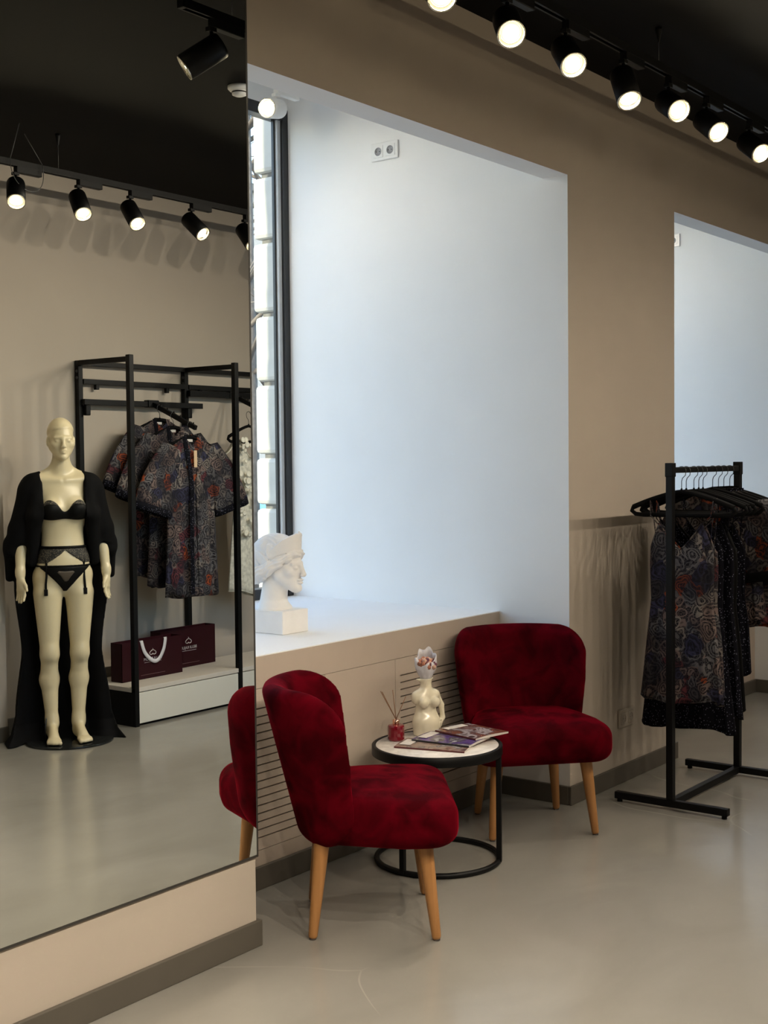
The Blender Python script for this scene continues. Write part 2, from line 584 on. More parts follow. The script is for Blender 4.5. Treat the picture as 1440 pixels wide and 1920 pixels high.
# ------------------------------------------------------------------ windows
M_frame = mat('black_window_profile', (0.012, 0.013, 0.015), 0.35)
M_seal = mat('light_window_bead', (0.55, 0.58, 0.6), 0.35)
mg, ntg, pg = new_mat('clear_window_glass')
_out = ntg.nodes['Material Output']
_gl = ntg.nodes.new('ShaderNodeBsdfGlossy'); _gl.inputs['Roughness'].default_value = 0.0
_tr = ntg.nodes.new('ShaderNodeBsdfTransparent'); _tr.inputs[0].default_value = (0.96, 0.98, 0.97, 1)
_mx = ntg.nodes.new('ShaderNodeMixShader'); _mx.inputs[0].default_value = 0.035
lk(ntg, _tr.outputs[0], _mx.inputs[1]); lk(ntg, _gl.outputs[0], _mx.inputs[2])
lk(ntg, _mx.outputs[0], _out.inputs['Surface'])
M_glass = mg
def window(n, xa, xb):
    w = empty('window_%d' % n, ((xa + xb) / 2, YW, HLED))
    struct(w)
    h = (xb - xa) / 2
    H = 3.395 - HLED
    for s in (-1, 1):
        a, b = (-h, -h + 0.040) if s < 0 else (h - 0.040, h)
        MB().box(a, b, -0.002, 0.07, 0.0, H, 0.003).build('frame_post', M_frame, w)
        a, b = (-h + 0.040, -h + 0.066) if s < 0 else (h - 0.066, h - 0.040)
        MB().box(a, b, 0.016, 0.05, 0.05, H - 0.05, 0.002).build('glazing_bead', M_seal, w)
        a, b = (-h + 0.066, -h + 0.078) if s < 0 else (h - 0.078, h - 0.066)
        MB().box(a, b, 0.030, 0.048, 0.05, H - 0.05, 0.002).build('sash_post', M_frame, w)
    MB().box(-h + 0.045, h - 0.045, -0.002, 0.07, 0.0, 0.055, 0.003).build('frame_sill', M_frame, w)
    MB().box(-h + 0.045, h - 0.045, -0.002, 0.07, H - 0.06, H, 0.003).build('frame_head', M_frame, w)
    MB().box(-h + 0.07, h - 0.07, 0.034, 0.040, 0.05, H - 0.055).build('pane', M_glass, w)
    MB().box(-h, h, -0.001, 0.08, H, ZN - HLED).build('head_panel', M_white, w)
    return w
window(1, X1, 0)
window(2, X2, X3)
# ------------------------------------------------------------------ track lights
M_white_fix = mat('white_fixture_enamel', (0.82, 0.82, 0.80), 0.35, var=0.01)
def lamp_mat():
    # lit lens: very bright in the middle, falling off towards the reflector rim
    m, nt, p = new_mat('lamp_lit')
    N = nt.nodes.new
    tc = N('ShaderNodeTexCoord'); mp = N('ShaderNodeMapping'); mp.inputs['Scale'].default_value = (1, 1, 0)
    ln = N('ShaderNodeVectorMath'); ln.operation = 'LENGTH'
    lk(nt, tc.outputs['Object'], mp.inputs[0]); lk(nt, mp.outputs[0], ln.inputs[0])
    mr = N('ShaderNodeMapRange'); mr.interpolation_type = 'SMOOTHSTEP'
    mr.inputs['From Min'].default_value = 0.010; mr.inputs['From Max'].default_value = 0.034
    mr.inputs['To Min'].default_value = 1.0; mr.inputs['To Max'].default_value = 0.0
    lk(nt, ln.outputs['Value'], mr.inputs[0])
    pw = N('ShaderNodeMath'); pw.operation = 'POWER'; pw.inputs[1].default_value = 3.0; lk(nt, mr.outputs[0], pw.inputs[0])
    ma = N('ShaderNodeMath'); ma.operation = 'MULTIPLY_ADD'; ma.inputs[1].default_value = 420.0; ma.inputs[2].default_value = 0.9
    lk(nt, pw.outputs[0], ma.inputs[0]); lk(nt, ma.outputs[0], p.inputs['Emission Strength'])
    p.inputs['Base Color'].default_value = (0.8, 0.8, 0.8, 1)
    p.inputs['Emission Color'].default_value = (1.0, 0.84, 0.56, 1)
    return m
M_lamp = lamp_mat()
M_ring = mat('bright_reflector_rim', (0.75, 0.70, 0.58), 0.18, metal=1.0, var=0.1, scale=200)
M_refl = mat('reflector_bowl', (0.85, 0.8, 0.7), 0.25, metal=1.0)
M_wire = mat('thin_steel_wire', (0.12, 0.12, 0.12), 0.4, metal=0.6)
TRK = 0.034

def track(name, label, x0, x1, y, z, wires, m=M_black, ceiling=ZC):
    t = empty(name, (x0, y, z))
    tag(t, label, 'lighting track', 'ceiling lighting tracks')
    L = x1 - x0
    MB().box(0, L, -TRK / 2, TRK / 2, 0.012, 0.032).build('rail', m, t)
    MB().box(0, L, -TRK / 2, -TRK / 2 + 0.008, 0, 0.013).build('rail_lip', m, t)
    MB().box(0, L, TRK / 2 - 0.008, TRK / 2, 0, 0.013).build('rail_lip', m, t)
    MB().box(0, L, -0.003, 0.003, 0.007, 0.0125).build('conductor', M_wire, t)
    MB().box(-0.02, 0.0, -TRK / 2, TRK / 2, 0, 0.032, 0.002).build('end_cap', m, t)
    for xw in wires:
        MB().tube([(xw - x0, 0, 0.03), (xw - x0, 0, ceiling - z - 0.05)], 0.0016, 6).build('suspension_wire', M_wire, t)
        MB().lathe([(0.004, -0.06), (0.014, -0.012), (0.015, 0), (0, 0)], 14, Matrix.Translation((xw - x0, 0, ceiling - z))).build('ceiling_cup', m, t)
    return t

_spot_mesh = {}
def spotlight(label, x, y, z, aim, white=False, power=SPOT_W, box=1, group='track spotlights', stem=0.06, r=0.048, length=0.16, size=122):
    """fixture hanging under a rail whose underside is at z"""
    mm = M_white_fix if white else M_black
    s = empty('track_spotlight', (x, y, z))
    tag(s, label, 'spotlight', group)
    key = (white, r, length, stem, box)
    aim = Vector(aim).normalized()
    def part(name, maker, m):
        k = key + (name,)
        if k not in _spot_mesh:
            b = MB(); maker(b); me = b.mesh(name); me.materials.append(m); _spot_mesh[k] = me
        return link_mesh(name, _spot_mesh[k], None, s)
    part('adapter', lambda b: b.box(-0.01, 0.15, -0.016, 0.016, -0.032, 0.004, 0.003), mm)
    part('stem', lambda b: (b.box(-0.026, 0.008, -0.013, 0.013, -0.046, -0.03, 0.002),
                            b.tube([(-0.008, 0, -0.04), (-0.008, 0, -0.04 - stem)], 0.007, 10)), mm)
    piv = Vector((-0.008, 0, -0.04 - stem - 0.012))
    q = aim.to_track_quat('Z', 'Y')
    back = piv - aim * (length * 0.28)
    def place(o):
        o.rotation_euler = q.to_euler(); o.location = back; return o
    place(part('housing', lambda b: b.lathe([(0, 0.0), (r * 0.86, 0.0), (r * 0.97, 0.006), (r, 0.016), (r, length), (r * 0.93, length), (r * 0.9, length - 0.02),
                                             (r * 0.62, length - 0.055), (0, length - 0.06)], 28), mm))
    place(part('trim_ring', lambda b: b.lathe([(r * 0.91, length - 0.006), (r * 1.0, length - 0.002), (r * 1.0, length + 0.003), (r * 0.9, length + 0.003), (r * 0.9, length - 0.006)], 28), M_ring))
    place(part('reflector', lambda b: b.lathe([(r * 0.89, length - 0.004), (r * 0.84, length - 0.011), (r * 0.72, length - 0.017)], 28), M_refl))
    place(part('lamp', lambda b: b.lathe([(0, length - 0.004), (r * 0.35, length - 0.0055), (r * 0.6, length - 0.010), (r * 0.72, length - 0.016)], 24), M_lamp))
    ld = bpy.data.lights.new('spot_beam', 'SPOT')
    ld.energy = power; ld.color = SPOT_COL; ld.spot_size = R_(size); ld.spot_blend = 1.0; ld.shadow_soft_size = 0.011
    lo = bpy.data.objects.new('spot_beam', ld); COL.objects.link(lo)
    lo.parent = s
    lo.location = back + aim * (length + 0.012)
    lo.rotation_euler = aim.to_track_quat('-Z', 'Y').to_euler()
    return s

ORD = ['first', 'second', 'third', 'fourth', 'fifth', 'sixth', 'seventh', 'eighth', 'ninth', 'tenth', 'eleventh', 'twelfth', 'thirteenth', 'fourteenth']
TZ = 3.158
track('lighting_track', 'black ceiling track with spotlights in front of the window niches', -1.86, 4.6, -0.5, TZ, (-1.62, -0.13, 1.6, 3.2))
front = [(-1.72, (-0.60, -0.60, -0.55)), (-1.30, (-0.66, -0.55, -0.63)), (-0.90, (-0.55, -0.60, -0.68)), (-0.44, (-0.43, -0.46, -0.89)),
         (-0.03, (-0.57, -0.67, -0.50)), (0.36, (-0.47, -0.69, -0.57)), (0.86, (-0.47, -0.69, -0.57)), (1.35, (-0.45, -0.70, -0.6)),
         (1.9, (-0.4, -0.75, -0.6)), (2.5, (-0.4, -0.75, -0.6))]
for i, (x, a) in enumerate(front):
    spotlight('lit black spotlight, %s from the mirror on the track before the niches' % ORD[i], x, -0.5, TZ, a, group='spotlights on the front track', power=SPOT_W * 1.5)
OZ, OY = 3.115, -2.78
track('lighting_track', 'black ceiling track running along the wall opposite the windows', -6.4, 4.6, OY, OZ, (-5.2, -3.4, -2.0, -0.6, 0.9, 2.4, 3.9))
opp = [(-6.0, (0.1, 0.75, -0.65)), (-5.45, (0.2, 0.7, -0.7)), (-4.6, (0.25, 0.72, -0.75)), (-3.9, (0.1, 0.70, -0.75)), (-3.2, (0.0, 0.68, -0.75)), (-2.45, (-0.1, 0.70, -0.75)), (-1.75, (0.15, 0.66, -0.75)), (-1.3, (0.1, 0.66, -0.75)),
       (-0.87, (-0.42, 0.57, -0.70)), (-0.46, (-0.30, 0.70, -0.80)), (-0.09, (-0.21, 0.80, -0.85)), (0.39, (0.03, 1.1, -0.95)),
       (0.85, (-0.15, 0.68, -0.72)), (1.3, (-0.2, 0.66, -0.75)), (1.8, (-0.2, 0.66, -0.75)), (2.4, (-0.2, 0.66, -0.75)), (3.1, (-0.2, 0.7, -0.7)), (3.8, (-0.2, 0.7, -0.7))]
for i, (x, a) in enumerate(opp):
    n = i - 7
    if n < 0: lab = 'lit black spotlight on the opposite track, %s before the mannequin' % ORD[-n - 1]
    elif n == 1: lab = 'lit black spotlight with a loop of cable, reflected leftmost in the mirror'
    else: lab = 'lit black spotlight on the opposite track, %s counted from the mannequin' % ORD[n]
    spotlight(lab, x, OY, OZ, a, group='spotlights on the opposite track', length=0.17, power=SPOT_W * (3.6 if -4.8 < x < -2.2 else 0.70), size=(86 if -4.8 < x < -2.2 else 106))
# cable loop on the left reflected lamp
t = empty('power_cable', (-0.87, OY, OZ)); tag(t, 'loose thin cable hanging between ceiling and leftmost reflected spotlight', 'cable')
def arc(pts, n=24):
    P = [Vector(p) for p in pts]; out = []
    for i in range(n + 1):
        u = i / n; Q = P[:]
        while len(Q) > 1: Q = [Q[j].lerp(Q[j + 1], u) for j in range(len(Q) - 1)]
        out.append(Q[0])
    return out
MB().tube([(0.0, 0.03, ZC - OZ), (-0.06, 0.03, 0.03)], 0.002, 6).build('upper_run', M_wire, t)
MB().tube([(0.03, 0.03, ZC - OZ - 0.05), (0.14, 0.03, 0.03)], 0.002, 6).build('upper_run', M_wire, t)
MB().tube(arc([(-0.06, 0.03, 0.03), (-0.10, 0.06, -0.16), (0.17, 0.06, -0.20), (0.14, 0.03, 0.03)]), 0.002, 6).build('loop', M_wire, t)

# smoke detector on the black ceiling, seen in the mirror
t = empty('smoke_detector', (-0.62, -1.42, ZC)); tag(t, 'round white smoke detector on the black ceiling', 'smoke detector')
MB().lathe([(0, 0), (0.055, 0), (0.055, -0.012), (0.046, -0.022), (0, -0.022)], 28).build('base', M_white_fix, t)
MB().lathe([(0.036, -0.022), (0.034, -0.040), (0.02, -0.046), (0, -0.046)], 24).build('sensor_head', M_white_fix, t)
MB().lathe([(0.0365, -0.027), (0.0365, -0.033)], 24).build('sensor_slot', M_dark, t)

# white fixture inside the left niche
track('lighting_track', 'short lighting track inside the left window niche', -1.95, -0.30, 1.40, 3.385, (-1.2,), ceiling=ZN)
spotlight('white spotlight glowing in the top corner of the window niche', -0.36, 1.40, 3.385, (-0.92, -0.22, -0.20), white=True, power=16, r=0.047, length=0.13, stem=0.05, group='niche spotlights')
spotlight('white spotlight inside the niche hidden behind the lintel', -1.0, 1.40, 3.385, (0.5, -0.3, -0.6), white=True, power=16, r=0.047, length=0.13, stem=0.05, group='niche spotlights')
track('lighting_track', 'short lighting track inside the right window niche', X2 + 0.1, X3 - 0.3, 1.40, 3.385, (2.0,), ceiling=ZN)
spotlight('white spotlight inside the right-hand niche', 2.2, 1.40, 3.385, (0.5, -0.3, -0.6), white=True, power=16, r=0.047, length=0.13, stem=0.05, group='niche spotlights')
# ------------------------------------------------------------------ outside the windows
M_stone = mat('pale_limestone', (0.50, 0.49, 0.45), 0.85, var=0.1, scale=6, bump=0.5, bscale=25)
M_mortar = mat('grey_mortar', (0.16, 0.155, 0.14), 0.95, var=0.3, scale=30, bump=0.8, bscale=40)
M_facade = mat('facade_render', (0.45, 0.44, 0.41), 0.9, var=0.08)
M_asphalt = mat('asphalt', (0.16, 0.16, 0.165), 0.9, var=0.15, scale=5, bump=0.3)
random.seed(4)
ZG = -0.25
struct(MB().box(-40, 60, 1.80, 70, ZG - 0.2, ZG).build('ground_street', M_asphalt))
for nm, a, b in (('wall_facade_left', -9, X1), ('wall_facade_right', X3, 8)):
    struct(MB().box(a, b, YE + 0.001, 1.795, ZG, 5.0).build(nm, M_facade))
struct(MB().box(X1, X3, YE + 0.001, 1.795, ZN + 0.001, 5.0).build('wall_facade_top', M_facade))
struct(MB().box(X1, X3, YE + 0.001, 1.795, ZG, HLED - 0.03).build('wall_facade_bottom', M_facade))

def pier(x0, x1, label):
    p = empty('stone_pier', ((x0 + x1) / 2, 1.85, ZG))
    tag(p, label, 'stone pier', 'stone piers outside the windows')
    cx = (x0 + x1) / 2
    MB().box(x0 + 0.03 - cx, x1 - 0.03 - cx, YE + 0.002 - 1.85, 0.07, 0, 5.2).build('mortar_core', M_mortar, p)
    joints = [ZG, 0.18, 0.56, 0.95, 1.324, 1.598, 1.992, 2.363, 2.755, 3.107, 3.5, 3.9, 4.4, 4.9]
    for i in range(len(joints) - 1):
        a, b = joints[i] - ZG + 0.012, joints[i + 1] - ZG - 0.012
        j = [random.uniform(-0.008, 0.008) for _ in range(3)]
        MB().box(x0 - cx + j[0], x1 - cx + j[1], YE + 0.003 - 1.85, 1.965 - 1.85 + j[2], a, b, 0.022).build('stone_block', M_stone, p)
pier(0.055, 1.06, 'pale limestone block pier outside the left window, partly sunlit')
pier(X1 - 1.06, X1 - 0.055, 'unseen limestone block pier, added to shade the pier across the left window')  # out-of-view pier added so its shadow covers the facing pier's inner part
pier(X3 + 0.055, X3 + 1.05, 'pale limestone block pier outside the right-hand window')

# houses across the street
M_house = mat('far_house_plaster', (0.42, 0.41, 0.38), 0.9, var=0.1)
M_hwin = mat('far_window_glass', (0.05, 0.07, 0.09), 0.1)
def house(x0, x1, y0, H, label, m, floors):
    h = empty('apartment_house', ((x0 + x1) / 2, y0, ZG)); tag(h, label, 'building', 'houses across the street')
    w = (x1 - x0) / 2
    MB().box(-w, w, 0, 6, 0, H).build('walls', m, h)
    MB().box(-w - 0.3, w + 0.3, -0.3, 6.3, H, H + 0.3).build('roof', M_mortar, h)
    me = None
    for f in range(floors):
        for k in range(int((x1 - x0) / 2.6)):
            if me is None:
                o = MB().box(-0.6, 0.6, -0.04, 0.05, 0, 1.6).build('window', M_hwin, h); me = o.data
            else:
                o = link_mesh('window', me, None, h)
            o.location = (-w + 1.3 + 2.6 * k, 0, 1.1 + 3.0 * f)
house(24, 52, 34, 13, 'grey plastered house across the street seen through the window', M_house, 4)

# bare trees
M_bark = mat('bare_bark', (0.14, 0.12, 0.10), 0.9, var=0.3, scale=20)
def tree(x, y, H, seed, label):
    rnd = random.Random(seed)
    t = empty('street_tree', (x, y, ZG)); tag(t, label, 'tree', 'bare trees on the street')
    tr = MB(); br = MB()
    tr.tube([(0, 0, 0), (0.08, 0.02, H * 0.3), (0.02, -0.05, H * 0.6), (0.1, 0, H)], [0.17, 0.13, 0.09, 0.03], 8)
    for i in range(34):
        z = H * (0.28 + 0.7 * rnd.random()); a = rnd.uniform(0, 2 * PI); L = rnd.uniform(0.8, 2.2)
        e = Vector((math.cos(a) * L, math.sin(a) * L, z + L * rnd.uniform(0.2, 0.9)))
        m1 = Vector((0, 0, z)).lerp(e, 0.5) + Vector((rnd.uniform(-.2, .2), rnd.uniform(-.2, .2), 0.1))
        br.tube([(0, 0, z), m1, e], [0.035, 0.022, 0.008], 5)
        for k in range(5):
            s = m1.lerp(e, rnd.random()); d = Vector((rnd.uniform(-1, 1), rnd.uniform(-1, 1), rnd.uniform(-.2, 1))).normalized() * rnd.uniform(.3, .8)
            br.tube([s, s + d], [0.012, 0.004], 4)
    tr.build('trunk', M_bark, t); br.build('branches', M_bark, t)
tree(5.9, 7.6, 7.5, 1, 'bare street tree nearest the window, behind the stone pier')
tree(11.2, 12.0, 8.5, 2, 'bare street tree farther along the pavement')
tree(17.5, 18.6, 8.0, 3, 'bare street tree in front of the grey house')

# parked cars
M_tyre = mat('tyre_rubber', (0.015, 0.015, 0.015), 0.8)
def car(x, y, rz, col, label):
    c = empty('parked_car', (x, y, ZG), rz); tag(c, label, 'car', 'cars parked on the street')
    mp = mat('car_paint', col, 0.2, coat=1.0, var=0.01)
    prof = [(-2.1, .35), (-2.1, .75), (-1.95, .88), (-1.3, .95), (-0.75, 1.40), (0.55, 1.45), (1.25, 1.0), (1.95, .92), (2.12, .7), (2.12, .35)]
    b = MB()
    P = []
    for s, k in ((-0.86, .94), (-0.84, 1), (0.84, 1), (0.86, .94)):
        P.append([(px * (0.99 if k < 1 else 1), s * (1 if pz < 1 else .84), pz) for px, pz in prof])
    b.grid(P, smooth=False)
    for row in (P[0], P[-1]):
        f = b.bm.faces.new([b.bm.verts.new(v) for v in row])
    b.build('body', mp, c)
    for s in (-1, 1):
        MB().box(-0.72, 0.85, s * 0.76 - 0.02, s * 0.76 + 0.02, 1.0, 1.36, 0.01).build('side_window', M_hwin, c)
        for xx in (-1.3, 1.3):
            MB().lathe([(0, -0.1), (0.3, -0.1), (0.32, -0.05), (0.32, 0.05), (0.3, 0.1), (0, 0.1)], 18,
                       Matrix.Translation((xx, s * 0.78, 0.32)) @ Matrix.Rotation(PI / 2, 4, 'X')).build('wheel', M_tyre, c)
car(8.3, 9.2, 0.75, (0.12, 0.28, 0.40), 'blue parked car seen low through the window beside the stone pier')
car(14.6, 15.4, 0.75, (0.6, 0.6, 0.6), 'pale parked car farther away across the street')
# ------------------------------------------------------------------ red velvet chairs
def velvet():
    m, nt, p = new_mat('crimson_velvet')
    tc = nt.nodes.new('ShaderNodeTexCoord')
    n1 = nt.nodes.new('ShaderNodeTexNoise'); n1.inputs['Scale'].default_value = 9; n1.inputs['Detail'].default_value = 5; n1.inputs['Distortion'].default_value = 0.6
    n2 = nt.nodes.new('ShaderNodeTexNoise'); n2.inputs['Scale'].default_value = 240; n2.inputs['Detail'].default_value = 2
    lk(nt, tc.outputs['Object'], n1.inputs['Vector']); lk(nt, tc.outputs['Object'], n2.inputs['Vector'])
    r = nt.nodes.new('ShaderNodeValToRGB')
    r.color_ramp.elements[0].position = 0.36; r.color_ramp.elements[0].color = (0.032, 0.0003, 0.0018, 1)
    r.color_ramp.elements[1].position = 0.60; r.color_ramp.elements[1].color = (0.078, 0.0005, 0.0042, 1)
    lk(nt, n1.outputs[0], r.inputs[0]); lk(nt, r.outputs[0], p.inputs['Base Color'])
    p.inputs['Roughness'].default_value = 0.85
    p.inputs['Specular IOR Level'].default_value = 0.02
    mr = nt.nodes.new('ShaderNodeMapRange'); mr.inputs['To Min'].default_value = 0.05; mr.inputs['To Max'].default_value = 0.6
    mr.inputs['From Min'].default_value = 0.35; mr.inputs['From Max'].default_value = 0.65
    lk(nt, n1.outputs[0], mr.inputs[0]); lk(nt, mr.outputs[0], p.inputs['Sheen Weight'])
    p.inputs['Sheen Roughness'].default_value = 0.3
    p.inputs['Sheen Tint'].default_value = (0.5, 0.002, 0.022, 1)
    b = nt.nodes.new('ShaderNodeBump'); b.inputs['Strength'].default_value = 0.12; b.inputs['Distance'].default_value = 0.002
    lk(nt, n2.outputs[0], b.inputs['Height']); lk(nt, b.outputs[0], p.inputs['Normal'])
    return m
M_velvet = velvet()
def wood(name, c0, c1):
    m, nt, p = new_mat(name)
    tc = nt.nodes.new('ShaderNodeTexCoord'); mp = nt.nodes.new('ShaderNodeMapping')
    mp.inputs['Scale'].default_value = (40, 40, 3)
    n = nt.nodes.new('ShaderNodeTexNoise'); n.inputs['Scale'].default_value = 1.0; n.inputs['Detail'].default_value = 4; n.inputs['Distortion'].default_value = 0.5
    r = nt.nodes.new('ShaderNodeValToRGB'); r.color_ramp.elements[0].color = (*c0, 1); r.color_ramp.elements[1].color = (*c1, 1)
    r.color_ramp.elements[0].position = 0.3; r.color_ramp.elements[1].position = 0.7
    lk(nt, tc.outputs['Object'], mp.inputs[0]); lk(nt, mp.outputs[0], n.inputs['Vector']); lk(nt, n.outputs[0], r.inputs[0]); lk(nt, r.outputs[0], p.inputs['Base Color'])
    p.inputs['Roughness'].default_value = 0.42
    return m
M_wood = wood('honey_beech', (0.30, 0.135, 0.04), (0.42, 0.20, 0.066))

def chair_meshes():
    # seat: domed cushion, wider towards the front, rounded all round
    S = SDF((-0.34, -0.34, 0.27), (0.34, 0.34, 0.54), 0.009)
    def seat(X, Y, Z, F):
        wx = 0.300 - 0.085 * np.clip((0.10 - Y) / 0.25, 0, 1.1)
        crown = 0.028 * np.clip(1 - (X / 0.30) ** 2, 0, 1) * np.clip(1 - ((Y - 0.01) / 0.28) ** 2, 0, 1)
        zc, hz = 0.388, 0.076
        z = Z - zc; z = np.where(z > 0, z - crown * np.clip(z / hz, 0, 1), z)
        rr = 0.055
        qx = np.abs(X) * (0.298 / wx) - 0.298 + rr
        yc, hy = 0.038, 0.244
        qy = np.abs(Y - yc) - hy + rr
        # plan corner rounding
        rp = 0.05
        qp = np.sqrt(np.maximum(qx + rp, 0) ** 2 + np.maximum(qy + rp, 0) ** 2) - rp + np.minimum(np.maximum(qx + rp, qy + rp), 0)
        qz = np.abs(z) - hz + rr
        return np.sqrt(np.maximum(qp, 0) ** 2 + np.maximum(qz, 0) ** 2) + np.minimum(np.maximum(qp, qz), 0) - rr
    S.apply(seat)
    ms = relax(S.mesh('seat'), 3)
    B = SDF((-0.38, -0.46, 0.24), (0.38, 0.05, 0.90), 0.009)
    def back(X, Y, Z, F):
        zr = np.clip((Z - 0.36) / 0.45, -0.3, 1.1)
        y0 = -0.212 - 0.112 * zr
        ax = np.abs(X)
        c = 0.185 * (ax / 0.30) ** 2.3
        cp = 0.185 * 2.3 / 0.30 * (ax / 0.30) ** 1.3
        ym = y0 + c
        dy = (Y - ym) / np.sqrt(1 + 0.8 * cp * cp)
        s = ax * (1 + 0.14 * (ax / 0.29) ** 2)
        W = np.interp(Z, [0.28, 0.40, 0.60, 0.72, 0.9], [0.262, 0.285, 0.322, 0.335, 0.34])
        r = 0.115
        zc, hz = 0.5615, 0.2645
        q1 = s - W + r; q2 = np.abs(Z - zc) - hz + r
        d2 = np.sqrt(np.maximum(q1, 0) ** 2 + np.maximum(q2, 0) ** 2) + np.minimum(np.maximum(q1, q2), 0) - r
        t = 0.043
        return np.sqrt(np.maximum(d2 + t, 0) ** 2 + dy ** 2) - t
    B.apply(back)
    mb = relax(B.mesh('backrest'), 4)
    return ms, mb
_ms, _mb = chair_meshes()
_ms.materials.append(M_velvet); _mb.materials.append(M_velvet)
def leg_mesh(foot, top):
    b = MB()
    f, t = Vector(foot), Vector(top)
    d = (t - f)
    pts = [f + d * 0.0, f + d * 0.006, f + d * 0.03, f + d * 0.5, f + d * 0.97, t]
    b.tube(pts, [0.008, 0.0125, 0.0155, 0.021, 0.0265, 0.0265], 16)
    return b.mesh('leg')
_legs = []
for s in (-1, 1):
    _legs.append(leg_mesh((s * 0.222, 0.205, 0.003), (s * 0.19, 0.17, 0.325)))
    _legs.append(leg_mesh((s * 0.182, -0.20, 0.003), (s * 0.152, -0.165, 0.325)))
for m_ in _legs: m_.materials.append(M_wood)
M_glide = mat('felt_glide', (0.05, 0.04, 0.035), 0.9)
def chair(cx, cy, ang, label):
    c = empty('cocktail_chair', (cx, cy, 0), ang - PI / 2)
    tag(c, label, 'chair', 'red velvet cocktail chairs')
    link_mesh('seat', _ms, None, c)
    link_mesh('backrest', _mb, None, c)
    for s in (-1, 1):
        for yy in (-0.20, 0.205):
            pass
    for i, m in enumerate(_legs):
        l = link_mesh('leg', m, None, c)
        s = -1 if i < 2 else 1
        fx, fy = (s * 0.222, 0.205) if i % 2 == 0 else (s * 0.182, -0.20)
        MB().lathe([(0, 0), (0.0115, 0), (0.0115, 0.0045), (0, 0.0045)], 14, Matrix.Translation((fx, fy, 0))).build('glide', M_glide, l)
    return c
chair(-1.657, -0.147, R_(-49.5), 'crimson velvet chair seen from the side, nearest the mirror')
chair(-0.368, -0.010, R_(-132.5), 'crimson velvet chair facing the camera beside the pillar')

# ------------------------------------------------------------------ round side table
TX, TY, TH = -0.995, 0.035, 0.458
def marble():
    m, nt, p = new_mat('white_marble_top')
    tc = nt.nodes.new('ShaderNodeTexCoord')
    n = nt.nodes.new('ShaderNodeTexNoise'); n.inputs['Scale'].default_value = 5; n.inputs['Detail'].default_value = 8; n.inputs['Distortion'].default_value = 1.5
    lk(nt, tc.outputs['Object'], n.inputs['Vector'])
    r = nt.nodes.new('ShaderNodeValToRGB')
    for e, (q, c) in zip((r.color_ramp.elements[0], r.color_ramp.elements[1]), ((0.42, (0.75, 0.71, 0.66)), (0.5, (0.62, 0.58, 0.54)))):
        e.position = q; e.color = (*c, 1)
    e = r.color_ramp.elements.new(0.56); e.color = (0.76, 0.72, 0.67, 1)
    lk(nt, n.outputs[0], r.inputs[0]); lk(nt, r.outputs[0], p.inputs['Base Color'])
    p.inputs['Roughness'].default_value = 0.12
    return m
t = empty('side_table', (TX, TY, 0)); tag(t, 'small round side table with white top and black ring base', 'table')
MB().lathe([(0, TH - 0.018), (0.241, TH - 0.018), (0.241, TH - 0.002), (0.239, TH), (0, TH)], 72).build('table_top', marble(), t)
MB().lathe([(0.243, TH - 0.036), (0.255, TH - 0.036), (0.256, TH - 0.034), (0.256, TH - 0.001), (0.254, TH + 0.001), (0.243, TH + 0.001), (0.242, TH - 0.001), (0.242, TH - 0.034), (0.243, TH - 0.036)], 72).build('rim', M_black, t)
ring = [(0.241 * math.cos(2 * PI * k / 72), 0.241 * math.sin(2 * PI * k / 72), 0.011) for k in range(72)]
MB().tube(ring, 0.011, 10, closed=True).build('base_ring', M_black, t)
for a in (-68, 182):
    ca, sa = math.cos(R_(a)), math.sin(R_(a))
    MB().box(-0.01, 0.01, -0.01, 0.01, 0.008, TH - 0.03, 0.002).build('post', M_black, t, (0.244 * ca, 0.244 * sa, 0), R_(a))

